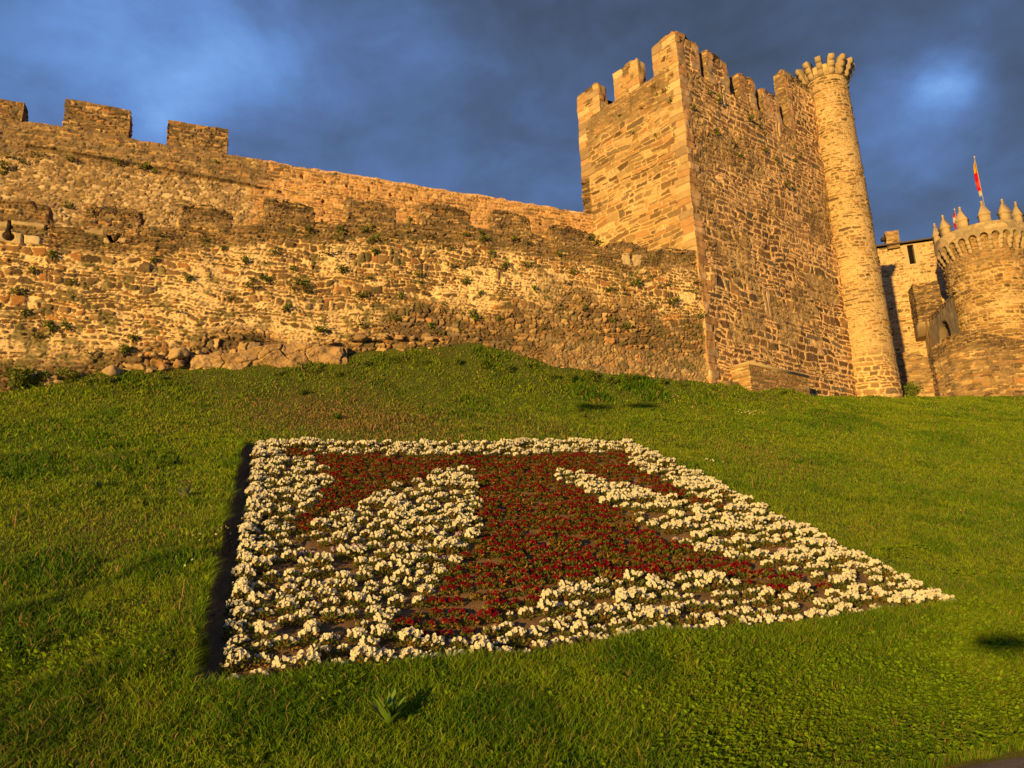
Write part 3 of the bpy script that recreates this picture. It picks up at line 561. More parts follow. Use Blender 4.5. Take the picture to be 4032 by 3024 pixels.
# ------------------------------------------------------------------ round corner turret
RT0, RT1 = 1.42, 1.24; ZT0, ZT1 = 8.2, 29.7
tu = thing('round_turret', 'slender round turret in pale mortar crowned by stone corbels, beside the square tower', 'turret', (TUR[0], TUR[1], ZT0))
mb = MB(); nth, nz = 230, 560; th = np.linspace(0, 2*pi, nth)[:, None]+np.zeros(nz); zz = np.linspace(ZT0, ZT1, nz)[None]+np.zeros((nth, 1))
rr = RT0+(RT1-RT0)*(zz-ZT0)/(ZT1-ZT0)
c, h = stones(th*1.35, zz, 'tur', 760); c2_, h2_ = stones(th*1.35, zz, 'twr', 765); w = sm(13.2-zz+1.5*fb2(th*1.3, zz*.5, 766, 2), 0, 2)*.8; c = c*(1-w)[..., None]+c2_*w[..., None]; h = h*(1-w)+h2_*w
rad = rr+h; mb.grid(np.stack([TUR[0]+rad*np.sin(th), TUR[1]+rad*np.cos(th), zz], -1)[:, ::1], c)
mb.add([TUR+Z*ZT1+RT1*np.array([sin(t), cos(t), 0]) for t in np.linspace(0, 2*pi, 40, endpoint=False)], np.array([list(range(40))[::-1]]), (.4, .3, .2)); mb.build('shaft', STONE, tu)
def ringwall(mb, c0, r0, r1, z0, z1, st, seed, n=160, res=.06, cap=True):
    for (r, sg) in ((r1, 1), (r0, -1)):
        nz = max(4, int((z1-z0)/res)); th = np.linspace(0, 2*pi, n)[:, None]+np.zeros(nz); zz = np.linspace(z0, z1, nz)[None]+np.zeros((n, 1)); c, h = stones(th*r, zz, st, seed)
        fd = np.clip(np.minimum(zz-z0, z1-zz)/(res*1.5), 0, 1); rr = r+sg*h*fd; mb.grid(np.stack([c0[0]+rr*np.sin(th), c0[1]+rr*np.cos(th), zz], -1), c)
    for z in (z0, z1):
        th = np.linspace(0, 2*pi, n)[:, None]+np.zeros(5); rr = np.linspace(r0, r1, 5)[None]+np.zeros((n, 1)); c, h = stones(th*r1, rr, st, seed+1); mb.grid(np.stack([c0[0]+rr*np.sin(th), c0[1]+rr*np.cos(th), z+0*rr], -1), c)
mb = MB(); ringwall(mb, TUR, RT1-.35, RT1+.05, ZT1, ZT1+.72, 'ash', 770, 120); mb.build('parapet_ring', DRESSED, tu)
def corbel_prof(ri, steps, sh, so, back=.0):
    """stack of quarter-round noses, each reaching further out; (radius, height) outline"""
    pts = [(ri-.05-back, 0)]
    for k in range(steps):
        r0 = ri+so*k; z0 = sh*k
        pts += [(r0+.02, z0+.0)]+[(r0+so*sin(a), z0+sh*.62*(1-cos(a))) for a in (.35, .8, 1.2, pi/2)]+[(r0+so, z0+sh*.97), (r0+so-.02, z0+sh)]
    pts += [(ri-.05-back, sh*steps)]; return pts
nC = 14
for k in range(nC):
    a = 360/nC*k+6; r = hd(a); t = hd(a+90); mb = MB()
    cc = np.array([.46, .35, .20])*(.80+.3*random.random())
    mb.prism(corbel_prof(0, 3, .34, .165), TUR+r*(RT1+.03)+Z*(ZT1+.02), r, Z, t, .155, cc); mb.build('corbel', DRESSED, tu)

# ------------------------------------------------------------------ castle buildings beyond
def at(px, R):
    d = ray(*px); return C+d*R/hypot(d[0], d[1])
HR = 75.; HH = at((3520, 1014), HR); HA = 106.; HDv, HN = hd(HA), hd(HA+90)
def hpx(px, off=0.): q = onplane(px, HH+HN*off, HN); return float((q-HH)@HDv), float(q[2])
zroof = np.mean([hpx((3446, 980))[1], hpx((3700, 944))[1]]); uL = hpx((3446, 980))[0]-5; uR = hpx((3760, 940))[0]; zlow = 12.
ho = thing('castle_house', 'stone castle building with slate eaves, small chimney and one dark window, beyond the round turret', 'building', tuple(HH*[1, 1, 0]+[0, 0, zlow]))
wu0, wz1 = hpx((3570, 966)); wu1, wz0 = hpx((3608, 1037)); cu_ = .5*(wu0+wu1)
def house_fn(U, V):
    U = U; c, h = stones(U, V, 'hou', 800); h = h.copy()
    k = sm(np.minimum(.32+(wu1-wu0)/2-np.abs(U-cu_), np.minimum(V-wz0+.18, wz1+.22-V)), 0, .04); pc = np.array([.50, .38, .23])*(1+.1*fb2(U*4, V*4, 801, 3))[..., None]; c = c*(1-k)[..., None]+pc*k[..., None]; h = h*(1-k)
    return c, h
mb = MB(); O = HH+HDv*uL; O = np.array([O[0], O[1], zlow])
# wall face split round the window opening
def hp(u0, u1, z0, z1, res=.07):
    Oq = HH+HDv*u0; Oq = np.array([Oq[0], Oq[1], z0]); panel(mb, Oq, HDv, Z, HN, u1-u0, z1-z0, res, house_fn, u0=u0, v0=z0, wp=0)
hp(uL, wu0, zlow, zroof); hp(wu1, uR+4, zlow, zroof); hp(wu0, wu1, zlow, wz0); 
if zroof-wz1 > .05: hp(wu0, wu1, wz1, zroof)
Wt = .55
for (u, s) in ((wu0, 1), (wu1, -1)):
    q = HH+HDv*u; q = np.array([q[0], q[1], wz0]); panel(mb, q, -HN, Z, HDv*s, Wt, wz1-wz0, .08, lambda U, V: stones(U, V, 'ash', 803), wp=0)
q = HH+HDv*wu0; panel(mb, np.array([q[0], q[1], wz0]), HDv, -HN, Z, wu1-wu0, Wt, .08, lambda U, V: stones(U, V, 'ash', 804), wp=0); panel(mb, np.array([q[0], q[1], wz1]), HDv, -HN, -Z, wu1-wu0, Wt, .08, lambda U, V: stones(U, V, 'ash', 804), wp=0)
bk = HH-HN*7
for (a, A, Nn, L) in ((HH+HDv*(uR+4), -HN, HDv, 7), (HH+HDv*uL-HN*7, HN, -HDv, 7), (HH+HDv*(uR+4)-HN*7, -HDv, -HN, uR+4-uL)): panel(mb, np.array([a[0], a[1], zlow]), A, Z, Nn, L, zroof-zlow, .4, lambda U, V: stones(U, V, 'hou', 805), wp=0)
mb.build('wall', STONE, ho)
mb = MB(); q = HH+HDv*cu_-HN*Wt; mb.box(np.array([q[0], q[1], (wz0+wz1)/2]), HDv*((wu1-wu0)/2+.1), HN*.03, Z*((wz1-wz0)/2+.1), (.012, .010, .010)); mb.build('window', WOOD, ho)
mb = MB(); e0 = HH+HDv*uL+HN*.45+Z*(zroof+.02-HH[2]); e1 = HH+HDv*(uR+4)+HN*.45+Z*(zroof+.02-HH[2]); r0 = e0-HN*4+Z*1.5; r1 = e1-HN*4+Z*1.5; f0 = e0-HN*8; f1 = e1-HN*8
for (a, b, c_, d_) in ((e0, e1, r1, r0), (r0, r1, f1, f0)): mb.add([a, b, c_, d_, a+Z*.14, b+Z*.14, c_+Z*.14, d_+Z*.14], np.array([[3, 2, 1, 0], [4, 5, 6, 7], [0, 1, 5, 4], [1, 2, 6, 5], [2, 3, 7, 6], [3, 0, 4, 7]]), (.11, .085, .07))
mb.build('roof', SLATE, ho)
cu0, cz1 = hpx((3482, 918)); cu1, cz0 = hpx((3545, 978)); mb = MB(); q = HH+HDv*cu0+HN*.30; stone_box(mb, q, HDv, HN, cu1-cu0, 1.2, cz0, cz1, .06, 'bas', 810, wp=.05); ch = mb.build('chimney', STONE, ho)
mb = MB(); q = HH+HDv*(cu0-.22)+HN*.25; mb.box(np.array([q[0], q[1], cz1-.7]), HDv*.2, HN*.25, Z*.14, (.05, .045, .04)); mb.build('drain_spout', SLATE, ho)

# round gate tower
RR = 69.; RB = at((3870, 1008), RR); kR = ((RB-C)@CF)/f; rb = 140*kR; rm = rb+20*kR
zt_of = lambda px, rad: at(px, RR-rad)[2]
zpar_t = zt_of((3880, 871), rm); zarch = zt_of((3880, 925), rm); zcb = zt_of((3880, 985), rb)
rt = thing('round_tower', 'broad round gate tower with machicolated parapet and pointed merlons at the right edge', 'tower', (RB[0], RB[1], 9.))
mb = MB(); nth, nz = 300, 330; th = np.linspace(0, 2*pi, nth)[:, None]+np.zeros(nz); zz = np.linspace(9, zarch+.3, nz)[None]+np.zeros((nth, 1)); c, h = stones(th*rb, zz, 'rnd', 820)
cb_, hb_ = stones(th*rb, zz, 'bas', 822); w = sm(17-zz+2*fb2(th*2, zz*.4, 823, 2), 0, 3)*.6+.7*sm(zz-(zcb-1.4), 0, .8); w = np.clip(w, 0, 1); c = c*(1-w)[..., None]+cb_*w[..., None]
rr = rb+h-.0*zz; mb.grid(np.stack([RB[0]+rr*np.sin(th), RB[1]+rr*np.cos(th), zz], -1), c); mb.build('tower_body', STONE, rt)
# parapet with arched openings between corbels
mb = MB(); NA = 26; arcw = 2*pi/NA; rin = rm-.55
def ashcol(th, z): return stones(th*rm, z, 'ash', 830)
nseg = 14
for k in range(NA):
    t0 = k*arcw; hw = arcw*.34; zsp = zarch
    ts = np.linspace(-arcw/2, arcw/2, 17)
    zl_ = np.where(np.abs(ts) < hw, zsp+rm*hw*np.sqrt(np.clip(1-(ts/hw)**2, 0, 1))*1.0, zsp-.10)
    TT = ts[:, None]+t0+np.zeros(12); tv = np.linspace(0, 1, 12)[None]; ZZ = zl_[:, None]*(1-tv)+zpar_t*tv
    for r in (rm, rin):
        c, h = ashcol(TT, ZZ); mb.grid(np.stack([RB[0]+r*np.sin(TT), RB[1]+r*np.cos(TT), ZZ], -1), c)
    T3 = ts[:, None]+t0+np.zeros(2); rr = np.array([rin, rm])[None]+np.zeros((17, 1)); c, h = ashcol(T3, rr); mb.grid(np.stack([RB[0]+rr*np.sin(T3), RB[1]+rr*np.cos(T3), zl_[:, None]+0*rr], -1), c*.9)
    mb.grid(np.stack([RB[0]+rr*np.sin(T3), RB[1]+rr*np.cos(T3), zpar_t+0*rr], -1), c)
mb.build('parapet', DRESSED, rt)
hc = (zarch-.1-zcb)
azc = degrees(atan2(-RB[0], -RB[1]))
for k in range(NA):
    a = (k+.5)*360/NA; r = hd(a); t = hd(a+90)
    mb = MB(); st3 = hc/3.
    mb.prism(corbel_prof(0, 3, st3, (rm-rb)/3+.015), RB+r*(rb-.02)-Z*RB[2]+Z*zcb, r, Z, t, rm*arcw*.17, np.array([.45, .34, .20])*(.85+.3*random.random())); mb.build('corbel', DRESSED, rt)
# pointed merlons
mp = [(3722, 912), (3797, 892), (3881, 871), (3962, 860), (4017, 861)]
def az_on(px, R):   # azimuth round the tower where the view ray meets the ring
    d = ray(px, 880); d = d/hypot(d[0], d[1]); ox, oy = C[0]-RB[0], C[1]-RB[1]; b = ox*d[0]+oy*d[1]; c_ = ox*ox+oy*oy-R*R; D_ = b*b-c_
    if D_ < 0: return None
    t = -b-sqrt(D_); return degrees(atan2(ox+d[0]*t, oy+d[1]*t))
azs = [az_on(p[0], rm-.25) for p in mp]; print('merlon az', azs, 'rm', rm)
azs = [a % 360 for a in azs if a is not None]; step = 29.
a0 = azs[2]; allaz = [a0+step*k for k in range(-6, 7)][:12]
for a in allaz:
    r, t = hd(a), hd(a+90); cb0 = RB-Z*RB[2]+r*(rm-.28)+Z*(zpar_t-.02); hw = .37; mb = MB(); col = np.array([.44, .34, .21])*(.9+.2*random.random()); hb = .62
    mb.box(cb0+Z*hb/2, t*hw, r*.24, Z*hb/2, col)
    v = [cb0+Z*hb+t*sx*(hw+.05)+r*sy*.31 for sx, sy in ((-1, -1), (1, -1), (1, 1), (-1, 1))]; v2 = [q+Z*.07 for q in v]; tpz = cb0+Z*(hb+.95); v3 = [tpz+t*sx*.06+r*sy*.06 for sx, sy in ((-1, -1), (1, -1), (1, 1), (-1, 1))]
    mb.add(v+v2+v3, np.array([[3, 2, 1, 0], [8, 9, 10, 11]]+[[i, (i+1) % 4, 4+(i+1) % 4, 4+i] for i in range(4)]+[[4+i, 4+(i+1) % 4, 8+(i+1) % 4, 8+i] for i in range(4)]), col)
    m_ = mb.build('merlon', DRESSED, rt)
    mb = MB(); mb.box(tpz+Z*.03, t*.10, r*.10, Z*.03, col); mb.box(tpz+Z*.09, t*.05, r*.05, Z*.04, col)
    c0 = tpz+Z*.21; n_ = 8; P = []
    for i in range(7):
        ph = -pi/2+pi*i/6; P.append([c0+.10*np.array([cos(ph)*cos(q), cos(ph)*sin(q), sin(ph)]) for q in np.linspace(0, 2*pi, 9)])
    mb.grid(np.array(P).transpose(1, 0, 2), col); mb.build('finial', DRESSED, m_, loc=None)
bpy.context.view_layer.update()
# finials sit under merlons whose own origin is the tower's: fix their parent offset
for o in list(COL.objects):
    if o.name.startswith('finial') and o.parent and o.parent.parent: o.data.transform(Matrix.Translation(-Vector(o.parent.parent.location)))

# oriel box, plastered link wall with arch, and low outer wall between house and round tower
OF = 2.2
bu0, bz1 = hpx((3592, 1118), OF); bu1, bz0 = hpx((3722, 1250), OF)
ob = thing('masonry_oriel', 'dark projecting masonry box on a rounded corbel foot, halfway up the castle building', 'oriel', tuple(HH+HN*OF+HDv*bu0))
mb = MB(); stone_box(mb, HH+HN*OF+HDv*bu0, HDv, HN, bu1-bu0, OF+.1, bz0-.2, bz1, .07, 'slab', 850, wp=.05); mb.build('box_wall', STONE, ob)
mb = MB(); q = HH+HDv*bu0+HN*.0; prf = [(0, 0), (OF*.45, .25), (OF*.85, .7), (OF, 1.0), (OF, 1.15), (0, 1.15)]; mb.prism(prf, np.array([0, 0, bz0-1.3])+(HH+HDv*(bu0+.7))*[1, 1, 0], HN, Z, HDv, .7, (.36, .27, .17)); mb.build('corbel_foot', DRESSED, ob)
# link wall: runs from the house out to the round tower, seen at a slant
LA = onplane((3652, 1400), HH+HN*.2, HN); LB = at((3780, 1300), RR-2.0); L0 = np.array([LA[0], LA[1], 12.]); L1 = np.array([LB[0], LB[1], 12.]); Ld = L1-L0; LL = np.linalg.norm(Ld); Ld = Ld/LL; Ln = np.array([Ld[1], -Ld[0], 0.])
if Ln@(C-L0) < 0: Ln = -Ln
def lpx(px): q = onplane(px, L0, Ln); return float((q-L0)@Ld), float(q[2])
lt = [lpx(p) for p in ((3650, 1262), (3690, 1222), (3722, 1185), (3746, 1158))]; lt.sort()
lk = thing('link_wall', 'weathered rendered wall with sloping top and a small arched opening beside the round tower', 'wall', tuple(L0))
topL = lambda u: np.interp(u, [a for a, b in lt], [b for a, b in lt])+.05*vn2(u*4, u*0, 860)
ac, az_ = lpx((3722, 1330)); ar = abs(lpx((3746, 1330))[0]-ac)*1.0
def link_fn(U, V):
    c = np.array([.30, .235, .15])*(1+.2*fb2(U*.8, V*2.5, 861, 4)+.2*vn2(U*7, V*.7, 862))[..., None]; h = .02*fb2(U*4, V*4, 863, 3)
    b = stones(U, V, 'slab', 864); k = sm(V-topL(U)+.45, 0, .15); c = c*(1-k)[..., None]+b[0]*k[..., None]; h = h*(1-k)+b[1]*k
    d = np.where(V > az_, np.hypot((U-ac), V-az_)-ar, np.maximum(np.abs(U-ac)-ar, az_-1.3-V)); k = sm(-d, 0, .04); h = h-.7*k; c = c*(1-.55*k)[..., None]; k = sm(.10-np.abs(d-.08), 0, .03); c = c*(1-.2*k)[..., None]
    return c, h
mb = MB(); panel(mb, L0, Ld, Z, Ln, LL, 1, .08, link_fn, zt=topL, v0=12., wp=.03)
ua = np.linspace(0, LL, 60); P = np.stack([L0+Ld*u for u in ua]); T_ = P.copy(); T_[:, 2] = topL(ua); T2 = T_-Ln*.6; B2_ = T2.copy(); B2_[:, 2] = 12
mb.grid(np.stack([T_, T2, B2_], 1), np.array([.2, .15, .10])); mb.build('wall_body', STONE, lk)
mb = MB(); q = L0-Ld*.1+Ln*.5; q1_ = onplane((3662, 1395), L0+Ln*.5, Ln); q2_ = onplane((3644, 1248), L0+Ln*.5, Ln); mb.tube([q1_, q2_], .06, (.22, .12, .07)); 
tag(mb.build('drainpipe', METAL, lk), 'rusty thin pipe in front of the link wall')
# low outer wall and rounded bastion in front
BRg = 62.; ow = thing('outer_wall', 'low outer castle wall that steps up into a rounded bastion under the round tower', 'wall', tuple(at((3700, 1500), BRg)*[1, 1, 0]+[0, 0, 9.]))
tab = [(3430, 1380), (3535, 1386), (3600, 1392), (3655, 1400), (3668, 1372), (3690, 1352), (3730, 1325), (3800, 1303), (3858, 1300), (3870, 1312), (3990, 1330), (4100, 1350)]
pts = []
for i, (x, y) in enumerate(tab):
    R_ = BRg+ (2.6 if x < 3660 else 0)+ (0 if x < 3700 else 0)
    if x > 3660: R_ = BRg+1.6-1.9*sin(pi*min(1, (x-3660)/300.))
    pts.append(at((x, y), R_))
pts = np.array(pts); L_ = np.concatenate([[0], np.cumsum(np.hypot(np.diff(pts[:, 0]), np.diff(pts[:, 1])))]); uu = np.linspace(0, L_[-1], int(L_[-1]/.06)); px_, py_, pz_ = (np.interp(uu, L_, pts[:, i]) for i in range(3))
nz = 130; tv = np.linspace(0, 1, nz)[None]; Zg = 9.+(pz_[:, None]-9.+.06*vn2(uu*3, uu*0, 870)[:, None])*tv; Ug = uu[:, None]+0*tv
tx, ty = np.gradient(px_), np.gradient(py_); ln = np.hypot(tx, ty); nx, ny = ty/ln, -tx/ln
c, h = mixs(stones(Ug, Zg, 'bas', 871), stones(Ug, Zg, 'slab', 872), sm(Zg-pz_[:, None]+1.6, 0, .8)*(Ug > L_[3]))
P = np.stack([px_[:, None]+nx[:, None]*h, py_[:, None]+ny[:, None]*h, Zg], -1); mb = MB(); mb.grid(P, c)
Q = np.stack([px_-nx*.9, py_-ny*.9, pz_], -1); Q2 = Q.copy(); Q2[:, 2] = 9; mb.grid(np.stack([P[:, -1], Q, Q2], 1), np.array([.26, .2, .12])); mb.build('wall_body', STONE, ow)

# flags
def flag(px_base, px_top, R, label, stripes, w, seed):
    b, t_ = at(px_base, R), at(px_top, R); t_ = np.array([b[0]+(t_[0]-b[0])*.0, b[1], t_[2]]); fp = thing('flag', label, 'flag', tuple(b))
    mb = MB(); mb.tube([b-Z*1.5, t_+Z*.1], .035, (.35, .32, .28)); mb.tube([t_+Z*.08, t_+Z*.2], [.07, .05], (.6, .5, .3)); mb.build('flagpole', METAL, fp)
    L = t_[2]-b[2]; mb = MB(); nu, nv = 16, 50; u = np.linspace(0, 1, nu)[:, None]+np.zeros(nv); v = np.linspace(0, 1, nv)[None]+np.zeros((nu, 1)); side = -CR*[1, 1, 0]; side /= np.linalg.norm(side); dp = hd(30)
    wdt = w*(.25+.75*np.sin(np.clip(v*1.15, 0, 1)*pi*.8)**.7)
    P = t_-Z*(v*L*.86)[..., None]+side*(u*wdt)[..., None]*1.+dp*(.14*np.sin(u*9+v*4+seed)*(.3+u))[..., None]-Z*(u*.5)[..., None]*.5
    k = np.clip(((v+.10*u+.03*np.sin(v*20+u*7))*len(stripes)*.95).astype(int), 0, len(stripes)-1); col = np.array(stripes)[k]; col = np.where(((u < .22) & (v < .45))[..., None], np.array([.70, .01, .03]), col); mb.grid(P, col); mb.build('flag_cloth', CLOTH, fp, smooth=True)
flag((3872, 790), (3838, 624), RR, 'red and yellow striped flag hanging on a tall pole behind the round tower merlons', [(.78, .74, .66), (.80, .50, .03), (.80, .50, .03), (.70, .005, .02), (.72, .01, .03), (.74, .10, .10), (.70, .01, .03), (.60, .62, .58)], .36, 0)
flag((3774, 905), (3768, 828), RR+4, 'small red and white flag seen between the two leftmost pointed merlons', [(.70, .04, .08), (.75, .70, .62), (.65, .04, .08)], .34, 2)


# ------------------------------------------------------------------ flower bed: pansies in rows
def in_poly(x, y, poly):
    r = False; n = len(poly)
    for i in range(n):
        (x0, y0), (x1, y1) = poly[i], poly[(i+1) % n]
        if (y0 > y) != (y1 > y) and x < (x1-x0)*(y-y0)/(y1-y0)+x0: r = not r
    return r
RED_PX = [(1130, 1768), (1260, 1795), (1500, 1800), (2000, 1798), (2400, 1790), (2470, 1770), (2490, 1840), (2600, 1890), (2720, 1950), (2910, 2012), (2700, 1985), (2500, 1925), (2200, 1850), (2160, 1885), (2330, 1955), (2480, 2040), (2620, 2120), (2730, 2170), (2850, 2215), (3050, 2260), (3280, 2310), (3230, 2360), (3100, 2330), (2900, 2290), (2700, 2270), (2500, 2275), (2330, 2290), (2180, 2335), (2060, 2385), (1950, 2440), (1850, 2500), (1700, 2510), (1500, 2500), (1560, 2440), (1650, 2370), (1780, 2240), (1840, 2180), (1885, 2100), (1875, 1950), (1865, 1850), (1800, 1835), (1700, 1880), (1500, 1935), (1420, 1985), (1280, 2050), (1190, 2100), (1140, 2090), (1215, 2010), (1290, 1930), (1290, 1870), (1240, 1820), (1130, 1790)]
RED_BED = [tuple(bed_uv(*onslope(p)[:2])) for p in RED_PX]
def disc_flower(mb, c, n, r, col, ctr, k=9, cup=.25):
    """one open pansy: overlapping ruffled petals round a small eye"""
    n = n/np.linalg.norm(n); a = np.cross(n, [0.1, .2, 1.]); a /= np.linalg.norm(a); b = np.cross(n, a); t0 = random.random()*6
    V = [c-n*r*cup*.6]
    for i in range(k):
        t = t0+2*pi*i/k; rr = r*(.80+.26*abs(sin(2.5*t+t0)))*(.9+.2*random.random()); V.append(c+(a*cos(t)+b*sin(t))*rr+n*r*(.18*random.random()-.05))
    F = np.array([[0, 1+i, 1+(i+1) % k] for i in range(k)]); K = [ctr]+[np.array(col)*(.86+.2*random.random()) for _ in range(k)]
    mb.add(V, F, np.array(K))
def leafq(mb, c, d, w, l, nrm, col):
    d = d/np.linalg.norm(d); s = np.cross(d, nrm); s /= np.linalg.norm(s)+1e-6; n = np.cross(s, d)
    mb.add([c, c+d*l*.5+s*w+n*l*.06, c+d*l, c+d*l*.5-s*w+n*l*.06], np.array([[0, 1, 2, 3]]), np.array(col)*(.75+.5*random.random()))
def rv(): v = rng.normal(size=3); return v/np.linalg.norm(v)
SUNV = np.array(sv)
def pansy_proto(kind, nfl, rad, hgt, seed):
    random.seed(seed); global rng; rng = np.random.default_rng(seed)
    lf = MB()
    for _ in range(210 if kind == 'red' else 150):
        q = rv(); q[2] = abs(q[2]); rr = random.random()**.4; c = np.array([q[0]*rad*rr, q[1]*rad*rr, q[2]*hgt*rr*.9+.01]); dead = random.random() < (.30 if kind == 'red' else .22)
        col = (.34, .17, .04) if dead else random.choice(((.10, .14, .025), (.13, .16, .03), (.07, .11, .02), (.18, .17, .035)))
        leafq(lf, c, q+rv()*.6+np.array([0, 0, .2]), .011+.006*random.random(), .045+.03*random.random(), rv(), col)
    for _ in range(14):
        q = rv(); lf.tube([(0, 0, 0), (q[0]*rad*.5, q[1]*rad*.5, abs(q[2])*hgt*.5+.02), (q[0]*rad*.8, q[1]*rad*.8, abs(q[2])*hgt*.8+.03)], [.003, .002, .001], (.08, .11, .03), k=3)
    fl = MB()
    for i in range(nfl):
        a = random.random()*2*pi; rr = sqrt(random.random()); c = np.array([cos(a)*rad*rr, sin(a)*rad*rr, hgt*(.75+.45*sqrt(max(0, 1-rr*rr)))*(.8+.3*random.random())])
        n = SUNV*.85+np.array([c[0], c[1], 0])/rad*.55+rv()*.75+np.array([0, 0, .35])
        if kind == 'white': col = random.choice(((.78, .79, .76), (.83, .83, .82), (.76, .75, .68))); ctr = (.70, .60, .25)
        elif kind == 'red': col = random.choice(((.22, .0, .012), (.15, .0, .009), (.30, .0, .016))); ctr = (.05, .0, .005)
        elif kind == 'violet': col = random.choice(((.26, .14, .55), (.36, .22, .62), (.50, .40, .70), (.22, .10, .50))); ctr = (.5, .4, .2)
        else: col = random.choice(((.56, .34, .60), (.66, .50, .70), (.50, .26, .58))); ctr = (.6, .5, .3)
        disc_flower(fl, c, n, random.uniform(.019, .032) if kind != 'red' else random.uniform(.020, .030), col, ctr)
    return lf.mesh('pansy_leaves', LEAF), fl.mesh('pansy_blooms', PETAL)
PROTO = {'white': [pansy_proto('white', n_, r_, h_, 50+i) for i, (n_, r_, h_) in enumerate(((40, .145, .19), (30, .13, .16), (50, .165, .21), (26, .12, .15), (36, .14, .18), (13, .12, .13), (42, .15, .20), (20, .15, .15)))],
         'red': [pansy_proto('red', n_, r_, h_, 70+i) for i, (n_, r_, h_) in enumerate(((24, .16, .14), (18, .15, .13), (28, .17, .14), (12, .15, .11), (20, .16, .13), (8, .14, .10)))],
         'violet': [pansy_proto('violet', 30, .14, .13, 90)], 'lilac': [pansy_proto('lilac', 28, .14, .13, 91)]}
random.seed(5); rng = np.random.default_rng(5)
PU, PV = .280, .315
spots = []
nu_, nv_ = int(LU/PU), int(LV/PV)
for j in range(nv_+1):
    for i in range(nu_+1):
        u = .12+i*(LU-.20)/nu_+random.uniform(-.04, .04)+(.5*PU if j % 2 else 0)*.6; v = .10+j*(LV-.16)/nv_+random.uniform(-.035, .035)+.03*sin(i*.5)
        if u > LU-.02 or u < .05: continue
        red = in_poly(u, v, RED_BED); border = u < .5 or v < .35 or v > LV-.45 or u > LU-.5
        if not red and not border and random.random() < .10: continue
        if red and random.random() < .06: continue
        spots.append([u, v, 'red' if red else 'white', (j, i)])
    # the outer edges are planted more closely
for j in range(int(LV/.27)):
    spots.append([.14+random.uniform(-.03, .03), .12+j*.27+random.uniform(-.04, .04), 'white', ('edge', j)])
for j in range(int(LV/.30)):
    spots.append([LU-.04+random.uniform(-.03, .02), .08+j*.30+random.uniform(-.04, .04), 'white', ('right', j)])
for i in range(int(LU/.24)):
    spots.append([.2+i*.24+random.uniform(-.03, .03), LV-.10+random.uniform(-.04, .04), 'white', ('far', i)])
lil = [((1210, 2185), 'lilac', 'pink-lilac pansy plant at the left end of the violet trio'), ((1325, 2165), 'violet', 'deepest violet pansy plant among white ones in the left quarter'), ((1400, 2160), 'violet', 'violet and white pansy plant just right of the deepest violet one'),
       ((1820, 2115), 'lilac', 'pink-tinged pansy plant at the inner right edge of the left white quarter'), ((1755, 2200), 'lilac', 'pink-lilac pansy plant low on the left white quarter, beside the red ones'),
       ((2670, 2120), 'lilac', 'pale lilac pansy plant on the lower edge of the right white quarter'), ((3090, 2175), 'lilac', 'pale lilac pansy plant near the right border of the bed'), ((2895, 2465), 'red', 'lone dark red pansy plant among the white front row')]
for px, kd, lbl in lil:
    u, v = bed_uv(*onslope(px)[:2]); spots = [s_ for s_ in spots if hypot(s_[0]-u, s_[1]-v) > .2]; spots.append([u, v, kd, None, lbl])
ONES = 'first second third fourth fifth sixth seventh eighth ninth tenth eleventh twelfth thirteenth fourteenth fifteenth sixteenth seventeenth eighteenth nineteenth'.split()
TENS = {20: 'twentieth', 30: 'thirtieth', 40: 'fortieth'}; TW = {20: 'twenty', 30: 'thirty', 40: 'forty'}
def ordn(n): return ONES[n-1] if n < 20 else TENS[n] if n % 10 == 0 else TW[n//10*10]+'-'+ONES[n % 10-1]
rows = {}
for s_ in spots:
    if s_[3] is not None: rows.setdefault(s_[3][0], []).append(s_)
for r_, L in rows.items(): L.sort(key=lambda q: q[1] if r_ in ('edge', 'right') else q[0])
def name_of(s_):
    r_ = s_[3][0]; L = rows[r_]; n_ = L.index(s_)+1; kd = {'white': 'white', 'red': 'dark red'}[s_[2]]
    if r_ == 'edge': return '%s pansy plant hugging the trench, %s from the front corner' % (kd, ordn(n_)), 'white pansies beside the trench'
    if r_ == 'right': return '%s pansy plant on the right edge of the bed, %s from the front tip' % (kd, ordn(n_)), 'white pansies along the right edge'
    if r_ == 'far': return '%s pansy plant on the far edge of the bed, %s from the left' % (kd, ordn(n_)), 'white pansies along the far edge'
    m_ = len(L)-n_+1; side = ('left', n_) if n_ <= m_ else ('right', m_)
    return '%s pansy plant, %s from the %s in the %s row from the front' % (kd, ordn(side[1]), side[0], ordn(r_+1)), '%s pansies of the flower bed' % kd
spots.sort(key=lambda s_: s_[1]-.02*s_[0])
cnt = 0; rest = MB()
def mesh_arrays(me):
    V = np.empty(len(me.vertices)*3, np.float32); me.vertices.foreach_get('co', V); K = np.empty(len(me.vertices)*4, np.float32); me.color_attributes['Col'].data.foreach_get('color', K)
    d = {}
    for p in me.polygons: d.setdefault(len(p.vertices), []).append(tuple(p.vertices))
    return V.reshape(-1, 3), [np.array(q) for q in d.values()], K.reshape(-1, 4)[:, :3]
ARR = {k: [tuple(mesh_arrays(m) for m in pr) for pr in v] for k, v in PROTO.items()}
